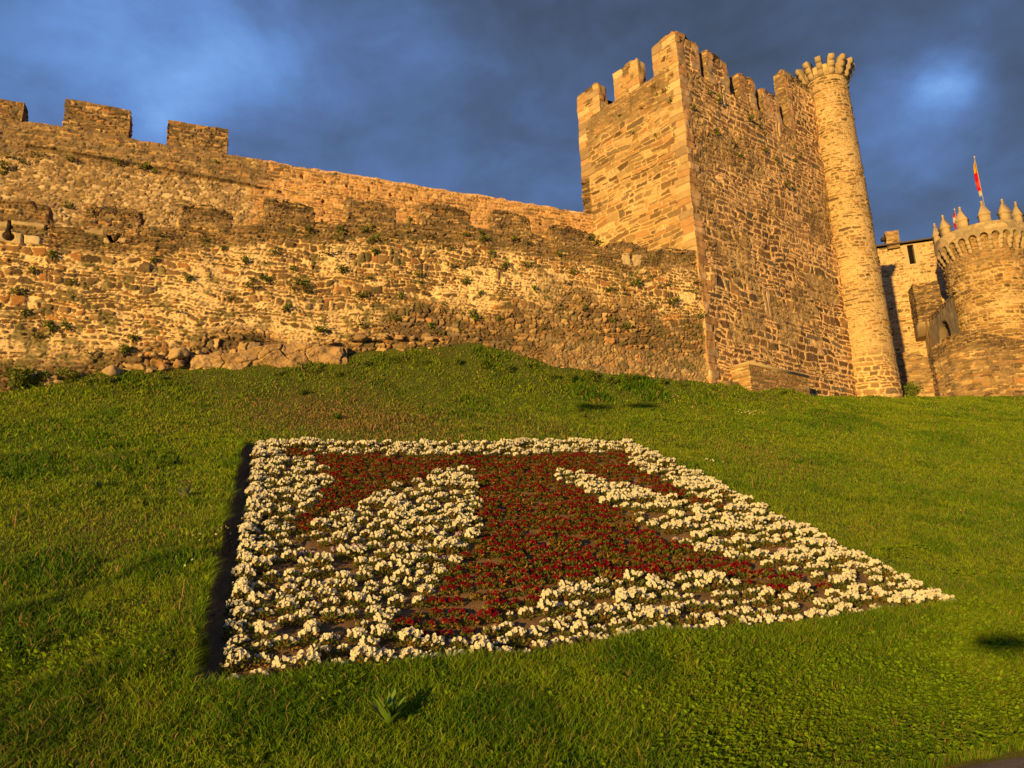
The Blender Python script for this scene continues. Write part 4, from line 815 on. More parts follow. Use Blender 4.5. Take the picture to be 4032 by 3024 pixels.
for sp in spots:
    u, v, kd = sp[:3]; x = BL[0]+u*E2[0]+v*E1[0]; y = BL[1]+u*E2[1]+v*E1[1]; z = float(ground(x, y))-.005; a = random.random()*.8-.4
    vi = random.randrange(len(PROTO[kd])); sc = random.uniform(.70, 1.03)
    big = len(sp) > 4; cnt += 1
    if big or cnt <= 288:
        lbl, gr = (sp[4], None) if big else name_of(sp)
        o = thing('pansy_plant', lbl, 'flower', (x, y, z), gr); o.rotation_euler = (radians(random.uniform(-6, 6)), radians(random.uniform(-6, 6)), a); o.scale = (sc, sc, sc*random.uniform(.85, 1.15))
        for nm, me in zip(('foliage', 'blossom'), PROTO[kd][vi]):
            c_ = bpy.data.objects.new(nm, me); COL.objects.link(c_); c_.parent = o
    else:
        for (V, F, K) in ARR[kd][vi]:
            ca, sa = cos(a), sin(a); V2 = np.stack([V[:, 0]*ca-V[:, 1]*sa, V[:, 0]*sa+V[:, 1]*ca, V[:, 2]], -1)*sc+[x, y, z]; rest.add(V2, F, K)
print('pansies', cnt, len(spots))
tag(rest.build('pansy_bed', PETAL), 'mass of white and dark red pansies in the farther part of the flower bed', 'flowers', None, 'stuff')

# ------------------------------------------------------------------ grass: every blade, denser and finer near the eye
def visible(x, y, z, mg=480):
    d = np.stack([x, y, z-1.6], -1); k = d@CF; px = CX+f*(d@CR)/k; py = CY-f*(d@CU)/k
    return (k > 3) & (px > -mg) & (px < 4032+mg+1000) & (py > 1000) & (py < 3024+mg), k, px, py
def lawn_pts(n, umin, umax, vmin, vmax, rg):
    u = rg.uniform(umin, umax, n); v = rg.uniform(vmin, vmax, n); x = BL[0]+u*E2[0]+v*E1[0]; y = BL[1]+u*E2[1]+v*E1[1]; return u, v, x, y
rg = np.random.default_rng(3)
def in_bed(u, v, m=0.): return (u > -.25+m+.08*vn2(v*2.3, v*0, 77)+.05*vn2(v*9, v*0, 78)+.07*np.clip(1-v/5, 0, 1)) & (u < LU+.06-m) & (v > -.04+m) & (v < LV+.08-m)
allV = []; allK = []; allT = []; nV = 0
def blades(x, y, z, h, w, col, tip, lean, rg, bend=1.):
    """5-vertex blades with a bend, as quads + a tip triangle"""
    n = len(x); th = rg.uniform(0, 2*pi, n); sx, sy = np.cos(th), np.sin(th); ph = rg.uniform(0, 2*pi, n); lx, ly = np.cos(ph)*lean*h, np.sin(ph)*lean*h
    b = np.stack([x, y, z], -1); s = np.stack([sx*w, sy*w, 0*w], -1); m = b+np.stack([lx*.35, ly*.35, h*.6], -1); t = b+np.stack([lx, ly, h*(1-.25*np.minimum(lean, 1.2))], -1)
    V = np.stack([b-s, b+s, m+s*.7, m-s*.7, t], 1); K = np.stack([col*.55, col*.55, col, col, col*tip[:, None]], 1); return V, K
quads_ = []; tris_ = []
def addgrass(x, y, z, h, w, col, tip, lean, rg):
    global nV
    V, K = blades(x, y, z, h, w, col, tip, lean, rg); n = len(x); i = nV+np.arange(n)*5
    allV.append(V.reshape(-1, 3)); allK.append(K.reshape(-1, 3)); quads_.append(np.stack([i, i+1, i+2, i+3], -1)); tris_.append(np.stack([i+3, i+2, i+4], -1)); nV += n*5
DRYZ = [((1500, 1690), 2.4, 1.3), ((1150, 1640), 1.8, 1.0), ((2150, 1700), 1.6, .5), ((2900, 1760), 1.4, .35), ((3100, 1850), 1.2, .3), ((500, 2100), 1.6, .25), ((900, 1480), 1.2, .3)]
LUSH_SHADE = [(onslope(p)[:2], r, a) for p, r, a in (((250, 2740), .45, 1.2), ((60, 2500), .6, 1.4), ((640, 2250), .5, 1.2), ((200, 2250), .7, 1.3), ((120, 1830), 1.0, 1.3), ((1000, 2850), .5, 1.2), ((2000, 2850), .5, 1.2), ((2500, 2640), .4, 1.2), ((3300, 1650), 1.2, 1.2), ((3700, 1720), 1.1, 1.0), ((520, 2640), .4, 1.2), ((90, 2860), .5, 1.2), ((430, 1825), .8, 1.2), ((560, 1810), .5, 1.), ((240, 1860), .5, 1.), ((2330, 1605), .7, 2.2), ((2540, 1600), .9, 2.2), ((1200, 1570), .8, 1.3), ((300, 2480), .35, 1.), ((780, 2500), .3, 1.))]  # taller, darker grass at set spots, standing in for shadows on the lawn
DRYP = [(onslope(p)[:2], r, a) for p, r, a in DRYZ]
for (vmin, vmax, dens, wmul) in ((PATH_V+.02, .9, 4200, 1.0), (.9, 3.2, 2300, 1.25), (3.2, 6.5, 1500, 1.6), (6.5, 11.0, 1000, 2.2), (11.0, 17, 700, 3.0), (17, 27, 420, 4.2), (27, 36, 130, 5.)):
    umin, umax = -9-.6*max(vmin, 0)*.6, 18+2.2*max(vmax, 0)*.9; n = int((umax-umin)*(vmax-vmin)*dens); u, v, x, y = lawn_pts(n, umin, umax, vmin, vmax, rg)
    z0 = plane_z(x, y); ok, k, px, py = visible(x, y, z0); ok &= ~in_bed(u, v)
    wd = (x-W0[0])*WN[0]+(y-W0[1])*WN[1]; wu = (x-W0[0])*WD[0]+(y-W0[1])*WD[1]
    tu_ = (x-KC[0])*D2[0]+(y-KC[1])*D2[1]; td_ = (x-KC[0])*N2[0]+(y-KC[1])*N2[1]
    ok &= ~((wd < .12) & (wu < 25.9)) & ~((tu_ > -.2) & (tu_ < LT2) & (td_ < .1)) & (np.hypot(x-TUR[0], y-TUR[1]) > 1.5) & ~((tu_ > ua_-.05) & (tu_ < ub_+.05) & (td_ < PRO+.05))
    ok &= ~((td_ < -.5) & (tu_ > 0))
    u, v, x, y, k = u[ok], v[ok], x[ok], y[ok], k[ok]; wd = wd[ok]; wu = wu[ok]
    dry = np.zeros(len(x))
    for (c_, r_, a_) in DRYP: dry += a_*np.exp(-((x-c_[0])**2+(y-c_[1])**2)/r_**2)
    dry += .25*np.clip(fb2(x*.7, y*.7, 900, 3), 0, 1)+.10; tuft = fb2(x*1.1, y*1.1, 901, 3); fine = .6*vn2(x*4.5, y*4.5, 902)+.5*vn2(x*9.5, y*9.5, 903)
    near = np.exp(-np.clip(-.3-u, 0, 9)*2)*((v > -.2) & (v < LV) & (u < -.2)); low = sm(1.2-v, 0, 1.6)
    h = (.050+.035*np.clip(tuft+.2, 0, 1)+.028*fine+.060*low+.05*near*rg.random(len(x)))*(.6+.7*rg.random(len(x)))
    wallz = np.exp(-np.clip(wd, 0, 9)/1.0)*(wu < 27); h = h+.07*wallz*rg.random(len(x))*sm(tuft, -.4, .6)
    lush_shade = sm(fb2(x*.75+3, y*1.3, 908, 3), .22, .55)
    for (c_, r_, a_) in LUSH_SHADE: lush_shade = np.maximum(lush_shade, a_*sm(1.25-np.hypot((x-c_[0])/r_, (y-c_[1])/r_)+.5*fb2(x*2, y*2, 909, 2), 0, .6))
    lush_shade = lush_shade.copy()
    h = h+.095*lush_shade*rg.random(len(x))+.05*(rg.random(len(x)) < .06)
    h = np.clip(h, .02, .28)*(1+.08*(wmul-1))
    keep = rg.random(len(x)) > .55*np.clip(dry, 0, 1)*(v > LV); u, v, x, y, h, dry, tuft, fine, wallz = (q[keep] for q in (u, v, x, y, h, dry, tuft, fine, wallz))
    z = ground(x, y)-.005; n = len(x); w = (.0026+.0022*rg.random(n))*wmul*(1+.5*(h > .11))
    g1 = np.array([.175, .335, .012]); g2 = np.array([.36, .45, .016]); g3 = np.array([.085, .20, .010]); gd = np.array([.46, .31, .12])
    t = np.clip(.5+.5*fb2(x*.45, y*.45, 905, 3)+.45*fine+.30*rg.normal(size=n), 0, 1)[:, None]; col = g1*(1-t)+g2*t; t = np.clip(np.maximum(tuft*1.2-.1, lush_shade[keep]*.8)+.2*rg.normal(size=n), 0, 1)[:, None]*.85; col = col*(1-t)+g3*t  # grass clumps and painted lawn-shade spots both go to the darker green
    isd = (rg.random(n) < np.clip(dry*.55, .03, .8))[:, None]; dk = (.45*low[keep]*(.6+.8*np.clip(tuft, -.5, 1)))[:, None]; col = col*(1-dk)+np.array([.095, .20, .012])*dk; col = np.where(isd, gd*(.6+.7*rg.random(n))[:, None], col*(.75+.5*rg.random(n))[:, None])
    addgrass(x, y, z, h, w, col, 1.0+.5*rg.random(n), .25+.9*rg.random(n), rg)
# long blades hanging over the cut edge of the trench and into the bed's lower edge
for (n, ue, ve, dirn) in ((5200, None, 0, E2), (5200, 0, None, E1)):
    if ue is None: v = rg.uniform(-.2, LV+.1, n); u = -.27-.10*rg.random(n)+.07*np.clip(1-v/5, 0, 1)+.05*vn2(v*2.3, v*0, 77)
    else: u = rg.uniform(-.3, LU+.1, n); v = -.06-.12*rg.random(n)+.05*vn2(u*3, u*0, 79)
    x = BL[0]+u*E2[0]+v*E1[0]; y = BL[1]+u*E2[1]+v*E1[1]; z = ground(x, y, True)-.02; h = (.10+.12*rg.random(n))*(.6+.5*vn2(u*3+v*3, v*0, 80))
    h = np.clip(h, .04, .25); col = np.array([.20, .31, .015])*(.6+.8*rg.random(n))[:, None]; V, K = blades(x, y, z, h, .003+.002*rg.random(n), col, 1+.4*rg.random(n), .4+.5*rg.random(n), rg)
    V[:, 2:4] += (dirn*.25)*h[:, None, None]; V[:, 4] += (dirn*.75)*h[:, None]; i = nV+np.arange(n)*5; allV.append(V.reshape(-1, 3)); allK.append(K.reshape(-1, 3)); quads_.append(np.stack([i, i+1, i+2, i+3], -1)); tris_.append(np.stack([i+3, i+2, i+4], -1)); nV += n*5
print('blades', nV//5)
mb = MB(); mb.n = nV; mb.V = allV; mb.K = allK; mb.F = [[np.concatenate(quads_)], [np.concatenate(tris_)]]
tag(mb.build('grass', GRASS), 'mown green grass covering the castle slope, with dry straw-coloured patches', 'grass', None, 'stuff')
# clover and small round weeds
mb = MB(); n = 34000; u, v, x, y = lawn_pts(n, -4, 13, PATH_V+.03, 2.2, rg); cz = plane_z(x, y); ok, k, px, py = visible(x, y, cz, 100)
den = np.clip(.10+1.1*sm(px, 2300, 3300)*sm(py, 2450, 2750)+.55*sm(px, 3300, 3800)*sm(py, 2350, 2500)+.5*vn2(x*1.5, y*1.5, 910), 0, 1); ok &= (rg.random(n) < den*.9) & ~in_bed(u, v, -.1)
x, y = x[ok], y[ok]; z = ground(x, y)+.095+.05*rg.random(len(x))*sm(vn2(x*2, y*2, 911), -.6, .8); n = len(x)
for lfl in range(3):
    a = rg.uniform(0, 2*pi, n) if lfl == 0 else a+2*pi/3
    r = .013+.009*rg.random(n); tx, ty = rg.normal(size=n)*.3-.15, rg.normal(size=n)*.3-.35   # leaf faces turned up and to the light
    cx_, cy_ = x+np.cos(a)*r, y+np.sin(a)*r; ring = []
    for q in range(6):
        t = q*pi/3; dx, dy = np.cos(t)*r, np.sin(t)*r; ring.append(np.stack([cx_+dx, cy_+dy, z-dx*tx*-1-dy*ty*-1+.25*(np.cos(a)*dx+np.sin(a)*dy)], -1))
    V = np.stack(ring, 1); cc = np.array([.27, .42, .018])*(.7+.6*rg.random(n))[:, None]
    mb.add(V.reshape(-1, 3), (np.arange(n)*6)[:, None]+np.arange(6)[None], np.repeat(cc, 6, 0))
tag(mb.build('clover', GRASS), 'dense clover growing through the grass at the lower right', 'clover', None, 'stuff')
print('clover', n)

# ------------------------------------------------------------------ single weeds, stones and plants one can point to
def tuft_mesh(nl, l, w, col, seed, up=.5, broad=False):
    random.seed(seed); mb = MB()
    for i in range(nl):
        a = random.random()*2*pi; el = random.uniform(up, 1.35); d = np.array([cos(a)*cos(el), sin(a)*cos(el), sin(el)]); s = np.array([-sin(a), cos(a), 0]); L = l*random.uniform(.6, 1.1); ww = w*random.uniform(.7, 1.2)
        P = []; K = []
        for q in range(7):
            t = q/6; c = d*L*t+np.array([0, 0, -.28*L*t*t])*(1.2-el/1.6)+np.array([cos(a), sin(a), 0])*.16*L*t*t; wt = ww*(sin(pi*min(1, .12+t*.88))**.8 if broad else (1-t*.9)); P.append([c-s*wt+np.array([0, 0, .25*wt]), c, c+s*wt+np.array([0, 0, .25*wt])]); K.append([np.array(col)*(.8+.4*t)]*3)
        mb.grid(np.array(P), np.array(K)*random.uniform(.75, 1.25))
    return mb
def bushy(n, r, h, cols, seed, ls=.035, flat=1.):
    random.seed(seed); global rng; rng = np.random.default_rng(seed); mb = MB()
    cl = [(random.uniform(-r, r)*.6, random.uniform(-r, r)*.65*flat, random.uniform(.15, .8)*h, random.uniform(.25, .5)*r) for _ in range(9)]
    for i in range(n):
        cx_, cy_, cz_, cr_ = random.choice(cl); q = rv(); rr = random.random()**.35; c = np.array([cx_+q[0]*cr_*rr, cy_+q[1]*cr_*rr*flat, max(.01, cz_+q[2]*cr_*rr*.8)])
        leafq(mb, c, q+rv()*.8, ls*.3*random.uniform(.8, 1.5), ls*random.uniform(.8, 1.6), rv(), random.choice(cols))
    for cx_, cy_, cz_, cr_ in cl: mb.tube([(0, 0, 0), (cx_*.5, cy_*.5, cz_*.6), (cx_, cy_, cz_)], [.008, .006, .003], (.10, .08, .04), k=4)
    return mb
def put(mesh, name, label, cat, loc, mat=None, group=None, rz=None, sc=1.):
    o = bpy.data.objects.new(name, mesh); COL.objects.link(o); o.location = loc; o.rotation_euler.z = random.random()*6.28 if rz is None else rz; o.scale = (sc,)*3; tag(o, label, cat, group); return o
GR = [(.14, .20, .022), (.17, .235, .025), (.09, .14, .018), (.20, .23, .03)]
random.seed(21)
for (px, nl, l, w, br, label, col) in (((1530, 2890), 40, .24, .015, True, 'tall broad-leaved plantain clump in the foreground grass below the flower bed', (.13, .23, .03)),
        ((690, 1838), 34, .30, .016, True, 'dark leafy tuft on the lawn left of the trench', (.08, .14, .025)), ((1330, 1655), 30, .30, .02, True, 'dark low leafy patch on the lawn above the bed', (.10, .16, .025)),
        ((1190, 1560), 36, .34, .016, True, 'dark spiky leaf patch on the lawn below the rock shelf', (.10, .16, .025)), ((730, 1968), 16, .30, .035, True, 'flat grey-green thistle rosette on the lawn beside the trench', (.20, .24, .11)), ((2300, 1645), 22, .2, .014, True, 'small leafy rosette on the lawn above the bed centre', (.12, .19, .03)),
        ((3080, 1555), 30, .34, .03, True, 'leafy dock plant at the foot of the stone plinth', (.15, .24, .03)), ((380, 1925), 20, .26, .012, True, 'sprawling weed on the left lawn', (.13, .21, .04))):
    P = hitground(px, .0); mb = tuft_mesh(nl, l*1.1, w*1.3, col, int(px[0]), .15 if 'flat' in label else .85 if px[1] > 2500 else .5, br); put(mb.mesh('weed_clump', LEAF), 'weed_clump', label, 'weed', (P[0], P[1], float(ground(P[0], P[1]))+(.03 if px[1] > 2500 else -.01)), sc=1.35 if px[1] > 2500 else 1.0)
# dandelion clocks and yellow dandelions, dry stalks
def stalk(px, h, kind, label, group=None):
    P = hitground(px); mb = MB(); lx, ly = random.uniform(-.03, .03), random.uniform(-.03, .03); top = np.array([lx, ly, h])
    if kind == 'clock':
        o = thing('dandelion', label, 'dandelion', tuple(P), group); mb.tube([(0, 0, 0), (lx*.4, ly*.4, h*.5), tuple(top)], [.003, .003, .002], (.20, .16, .07), k=5); q = mb.build('stem', LEAF, None); q.parent = o
        mb = MB()
        for _ in range(110):
            d = rv(); leafq(mb, top+d*.006, d, .0045, .032, rv(), (.70, .62, .48))
        q = mb.build('seed_head', PETAL, None); q.parent = o
    elif kind == 'yellow':
        o = thing('dandelion', label, 'dandelion', tuple(P), group); mb.tube([(0, 0, 0), tuple(top)], [.003, .003], (.12, .15, .04), k=5); q = mb.build('stem', LEAF, None); q.parent = o
        mb = MB()
        for _ in range(40):
            d = rv()+SUNV*.8+np.array([0, 0, .6]); leafq(mb, top, d, .005, .022, rv(), (.75, .50, .03))
        q = mb.build('blossom', PETAL, None); q.parent = o
    else:
        mb.tube([(0, 0, 0), (lx*.5, ly*.3, h*.5), tuple(top)], [.009, .008, .005], (.42, .27, .13), k=5); mb.tube([top, top+[.02, 0, .05]], [.008, .003], (.46, .30, .15), k=4); o = mb.build('dry_stalk', LEAF, None); o.location = tuple(P); tag(o, label, 'dry stalk', group)
for px, h, k, l in (((658, 1590), .20, 'clock', 'dandelion clock on the lawn below the rock shelf at left'), ((2728, 1625), .22, 'clock', 'dandelion clock on the lawn in front of the tower corner'), ((3173, 1600), .20, 'clock', 'dandelion clock on the lawn right of the stone plinth'),
        ((148, 1710), .28, 'dry', 'dry upright stalk high on the left lawn'), ((58, 2075), .26, 'dry', 'dry reddish stalk at the left edge of the lawn'), ((108, 2010), .18, 'dry', 'short bent dry stalk at the left, beside the taller one'), ((2965, 1925), .30, 'dry', 'dry stalk standing right of the bed upper right edge'), ((3290, 1740), .34, 'dry', 'tall dry stalk on the right lawn'),
        ((2615, 1605), .24, 'dry', 'thin dry stalk left of the dandelion clock near the tower corner'), ((3570, 1580), .40, 'dry', 'pale stalk sticking up right of the turret foot'), ((3612, 1580), .42, 'dry', 'taller pale stalk beyond the turret foot, second from the left'), ((4015, 1600), .3, 'dry', 'dry stalk on the crest at the right edge'), ((715, 2360), .22, 'dry', 'dry stalk beside the trench at the lower left'), ((705, 2420), .15, 'dry', 'short dry stalk low on the left lawn'),
        ((385, 1760), .12, 'yellow', 'yellow dandelion on the upper left lawn'), ((398, 2590), .12, 'yellow', 'yellow dandelion low on the left lawn'), ((3045, 1722), .08, 'yellow', 'small yellow dandelion right of the bed top'), ((3780, 2025), .08, 'yellow', 'yellow dandelion on the right lawn'), ((3730, 1990), .08, 'yellow', 'upper yellow dandelion of the pair on the right lawn'), ((605, 1880), .10, 'yellow', 'yellow dandelion beside the dark leafy tuft')):
    stalk(px, h, k, l)
# daisies
def daisies(px, n, ru, rv_, label):
    c = hitground(px); mb = MB()
    for _ in range(n):
        x, y = c[0]+random.gauss(0, ru), c[1]+random.gauss(0, rv_); z = float(ground(x, y))+random.uniform(.05, .09); disc_flower(mb, np.array([x, y, z]), SUNV+np.array([0, 0, .6])+rv()*.3, .020, (.82, .80, .74), (.8, .6, .1), 8, .05)
        mb.tube([(x, y, z-.09), (x, y, z-.004)], .002, (.08, .12, .03), k=3)
    tag(mb.build('daisies', PETAL), label, 'daisies', None, 'stuff')
daisies((2940, 1625), 26, .35, .25, 'white daisies scattered on the lawn below the stone plinth'); daisies((2645, 1572), 22, .30, .2, 'white daisies on the lawn below the tower corner'); daisies((2775, 1822), 10, .25, .12, 'white daisies just right of the bed top right corner'); daisies((3640, 1600), 10, .8, .3, 'few white daisies on the crest right of the turret')
# small white-flowered weed beside the trench
P = hitground((880, 2110)); mb = MB(); fl = mb
for _ in range(26):
    bx, by = random.gauss(0, .16), random.gauss(0, .75); b0 = np.array([bx, by, float(ground(P[0]+bx, P[1]+by))-P[2]]); t_ = b0+np.array([random.gauss(.03, .05), random.gauss(0, .05), random.uniform(.10, .24)]); mb.tube([b0, (b0+t_)/2+rv()*.015, t_], [.003, .002, .001], (.12, .12, .04), k=3)
    for _ in range(5): leafq(mb, b0+(t_-b0)*random.random(), rv(), .007, .03, rv(), (.12, .12, .03))
    if random.random() < .7: disc_flower(fl, t_, SUNV+rv()*.5, .016, (.80, .74, .66), (.6, .5, .2), 6)
q = mb.build('flowering_weeds', PETAL); q.location = tuple(P); tag(q, 'straggly weeds with tiny white flowers along the trench edge', 'weeds', None, 'stuff')

# plants rooted in the masonry
WP = [bushy(*q) for q in ((130, .16, .16, GR, 400, .045), (90, .20, .10, GR, 401, .04), (110, .13, .24, GR, 402, .05), (80, .18, .14, GR+[(.24, .19, .06), (.20, .15, .05)], 403, .05), (60, .24, .10, [(.22, .17, .06), (.16, .14, .05), (.14, .17, .04)], 404, .04))]; WP = [m.mesh('wall_plant', LEAF) for m in WP]
random.seed(33)
def wallplant(px, plane, Nn, sc, label, group=None, name='wall_plant'):
    q = onplane(px, plane, Nn)+Nn*.02; o = put(random.choice(WP), name, label, 'plant', tuple(q), None, group, None, sc); return o
GL = 'small green plant rooted in the mortar of the low curtain wall'; GG = 'small plants rooted in the low curtain wall'
for (x, y, s_) in ((1437, 912, .9), (1300, 1005, 1.5), (1760, 970, 1.), (1545, 940, .9), (2020, 950, .8), (2060, 1050, 1.0), (1200, 910, .9), (1700, 1305, 1.), (1830, 1120, .8), (1990, 1060, .9), (1640, 1090, .8), (1350, 1080, .9), (1890, 1170, .8), (1580, 1180, .8), (1265, 1310, 1.), (1000, 1340, 1.), (2110, 1150, .9), (2500, 1130, 1.3), (2460, 1145, 1.1), (2620, 1125, 1.3), (2450, 1160, 1.2), (2560, 1217, 1.1), (2635, 1200, 1.4), (2460, 1300, 1.3), (2400, 1270, 1.1), (2390, 1150, 1.1), (2345, 960, 1.2),
                   (820, 950, .9), (200, 1310, 1.1), (262, 1305, .9), (160, 1330, .8), (95, 1250, .8), (1050, 1110, .9), (960, 1040, .8), (700, 1230, .8), (520, 1350, .8), (490, 1400, 1.), (350, 1395, 1.), (740, 1110, .8), (1480, 1010, .9), (1620, 880, .8), (2240, 1120, .8), (2300, 1220, .8), (1120, 1230, .9), (900, 1180, .8), (1750, 1200, .8), (1420, 1170, .9), (1330, 950, .8), (1080, 1000, .8), (600, 1040, .7), (280, 1120, .7), (130, 1080, .7), (1970, 1260, .9), (2150, 1300, .9), (1560, 1260, .9), (1930, 1000, .8), (2080, 960, .8), (1690, 930, .8), (2200, 1010, .8), (1150, 1060, .8)):
    wallplant((x+random.uniform(-6, 6), y), W0, WN, s_*1.5, GL, GG)
random.seed(77); _n = 0
while _n < 48:
    x, y = random.uniform(20, 2740), random.uniform(900, 1340)
    if (y < 985 and x < 560) or y > 1290 and x < 900 or fb2(np.array(x/260.), np.array(y/140.), 950, 2) < -.12: continue
    _n += 1; wallplant((x, y), W0, WN, random.uniform(.45, 1.5), GL, GG)
for (x, y, s_, l) in ((2728, 1118, 2.1, 'large dark bush growing from the wall beside the tower corner, upper of two'), (2742, 1160, 2.1, 'large dark bush growing from the wall beside the tower corner, lower of two'), (2757, 1255, 1.6, 'drooping brownish plant in the angle between wall and tower'), (1795, 1050, 2.0, 'big dark straggly plant in the middle of the low curtain wall'), (1165, 1118, 1.8, 'rounded dark plant in the low wall above the rock shelf'), (1445, 1290, 2.4, 'tall spiky green plant at the wall foot above the rock shelf'), (1870, 1270, 2.1, 'leafy green plant in the wall just above the mound'), (1463, 965, 1.6, 'bright green plant in the wall below the fifth ruined merlon'), (1720, 1310, 1.7, 'leafy plant in the wall left of the mound top')):
    wallplant((x, y), W0, WN, s_, l)
for (x, y, s_) in ((30, 620, 1.3), (10, 665, 1.5), (80, 640, 1.), (12, 690, 1.), (270, 635, 1.2), (470, 650, 1.2), (563, 668, 1.4), (610, 685, .9), (255, 815, 1.5), (690, 640, .8), (850, 648, .9), (150, 620, 1.4), (840, 688, .8)):
    wallplant((x, y), UO, WN, s_*1.1, 'small green plant rooted in the taller curtain wall behind', 'small plants rooted in the taller curtain wall')
for (x, y, s_) in ((2822, 530, 1.6), (2880, 565, 1.2), (2897, 572, 1.2), (2912, 620, 1.2), (3060, 640, 1.2), (3078, 675, 1.2), (3093, 735, 1.8), (3120, 745, 1.4), (2950, 475, 1.8), (2830, 405, 2.0), (3010, 600, 1.3), (2790, 370, 1.4), (3150, 620, 1.1), (3010, 530, 1.1), (2990, 500, 1.0), (3130, 640, 1.1), (2730, 435, 1.1)):
    wallplant((x, y), KC, N2, s_, 'small dark plant rooted in the right face of the square tower', 'plants in the right face of the square tower')
for (x, y, s_) in ((2625, 360, 1.3), (2645, 402, 1.3), (2585, 545, 1.1), (2525, 430, 1.3), (2455, 490, 1.), (2590, 385, 1.), (2490, 530, 1.2), (2440, 460, 1.)):
    wallplant((x, y), KC, N1, s_, 'small plant rooted in the left face of the square tower', 'plants in the left face of the square tower')
# bushes along the wall foot
BU = [bushy(700, .42, .55, GR, 440+i, .06).mesh('bush', LEAF) for i in range(3)]
def foot(px, sc, label, cat='bush', grp=None, back=0.):
    P = onplane(px, W0+WN*(.30+back), WN); z = float(ground(P[0], P[1])); return put(random.choice(BU), 'bush', label, cat, (P[0], P[1], z-.05), None, grp, None, sc)
foot((40, 1540), 1.5, 'dark ragged bush at the foot of the wall, leftmost'); foot((150, 1540), 1.1, 'low dark bush right of the leftmost bush at the wall foot'); foot((270, 1510), .9, 'leafy bush at the wall foot beside the pile of pale stones')
for x, y, s_ in ((350, 1500, .6), (420, 1470, .6), (640, 1440, .45), (1100, 1405, .55), (1240, 1395, .55), (1340, 1385, .55), (1450, 1375, .6), (1560, 1370, .7), (1660, 1355, .6), (1790, 1350, .6), (1900, 1350, .7), (1990, 1365, .7), (2070, 1395, .6), (2160, 1430, .6), (2240, 1450, .7), (2330, 1455, .9), (2410, 1460, .9), (2470, 1470, .7), (2600, 1485, .6), (2680, 1490, .5)):
    foot((x, y), s_, 'low leafy growth along the foot of the low curtain wall', 'bush', 'low growth along the wall foot', random.uniform(0, .5))
P = at((3580, 1545), 50); put(BU[1], 'bush', 'pale green bush beyond the crest, right of the turret foot', 'bush', (P[0], P[1], P[2]-.5), sc=1.7)
P = at((3560, 1500), 58); put(BU[2], 'bush', 'dark bush against the outer castle wall near the turret', 'bush', (P[0], P[1], P[2]-.9), sc=1.5)
# loose stones at the wall foot
def boulder(seed, r, fl=.65):
    rg_ = np.random.default_rng(seed); mb = MB(); nth, nph = 22, 13; th = np.linspace(0, 2*pi, nth)[:, None]+np.zeros(nph); ph = np.linspace(-pi/2, pi/2, nph)[None]+np.zeros((nth, 1)); d = np.stack([np.cos(ph)*np.cos(th), np.cos(ph)*np.sin(th), np.sin(ph)], -1)
    q = np.sign(d)*np.abs(d)**.62; P = q*np.array([1.25, .8, fl])*r; k = 1+.34*vn3(d[..., 0]*1.4+seed, d[..., 1]*1.4, d[..., 2]*1.4, seed)+.07*vn3(d[..., 0]*5, d[..., 1]*5, d[..., 2]*5, seed); P = P*k[..., None]
    col = np.array(random.choice(((.32, .22, .13), (.42, .30, .18), (.26, .18, .11), (.38, .24, .14))))*(1+.2*vn3(P[..., 0]*14, P[..., 1]*14, P[..., 2]*14, seed+3))[..., None]; mb.grid(P, col); return mb
random.seed(9); ST = [boulder(i, 1.).mesh('boulder', ROCK, ) for i in range(5)]
bl = [((50, 1600), .16, 'pale stone lying alone in the grass at the far left', .9), ((702, 1398), .26, 'upright rounded boulder at the wall foot, tallest in its row', .12), ((706, 1432), .20, 'rounded reddish boulder under the upright one', .2), ((455, 1468), .26, 'dark brown boulder at the wall foot', .15)]
for px, r, l, off in bl:
    P = onplane(px, W0+WN*off, WN); put(random.choice(ST), 'boulder', l, 'boulder', tuple(P), sc=r)
for i, (x, y, r) in enumerate(((555, 1400, .16), (610, 1398, .2), (650, 1425, .16), (785, 1390, .22), (830, 1405, .14), (860, 1395, .2), (640, 1450, .2), (590, 1465, .22), (1420, 1330, .24), (1470, 1335, .2), (1520, 1325, .2), (1570, 1330, .16), (1625, 1330, .2), (1380, 1335, .18), (1690, 1335, .17), (1300, 1345, .2), (1740, 1335, .15), (170, 1500, .18), (190, 1490, .16), (210, 1505, .2), (225, 1490, .16), (240, 1510, .18), (200, 1520, .17), (155, 1470, .18), (130, 1485, .2))):
    P = onplane((x, y), W0+WN*.12, WN); put(random.choice(ST), 'boulder', 'rounded pale boulder half buried at the foot of the low curtain wall', 'boulder', tuple(P), None, 'boulders along the wall foot', None, r*random.uniform(.4, .85))
P = onplane((2870, 1530), KC+N2*.1, N2); put(ST[2], 'boulder', 'broken brown boulder at the tower corner, left of the stone plinth', 'boulder', tuple(P), sc=.42)
# clods of soil between the plants
mb = MB(); n = 9000; u, v, x, y = lawn_pts(n, -.2, LU, 0, LV, rg); z = ground(x, y); r = .008+.026*rg.random(n)**2; 
for i in range(n):
    q = rg.normal(size=(6, 3))*.25; V = (np.array([[1, 0, 0], [-1, 0, 0], [0, 1, 0], [0, -1, 0], [0, 0, .8], [0, 0, -.8]])+q)*r[i]+[x[i], y[i], z[i]]
    mb.V.append(V); mb.K.append(np.broadcast_to(np.array([.27, .165, .085])*(.6+.7*rg.random()), (6, 3))); 
b6 = np.array([[0, 2, 4], [2, 1, 4], [1, 3, 4], [3, 0, 4], [2, 0, 5], [1, 2, 5], [3, 1, 5], [0, 3, 5]]); mb.F = [[(b6[None]+(np.arange(n)*6)[:, None, None]).reshape(-1, 3)]]; mb.n = n*6
tag(mb.build('soil_clods', SOIL), 'crumbled brown soil between the pansies', 'soil', None, 'stuff')

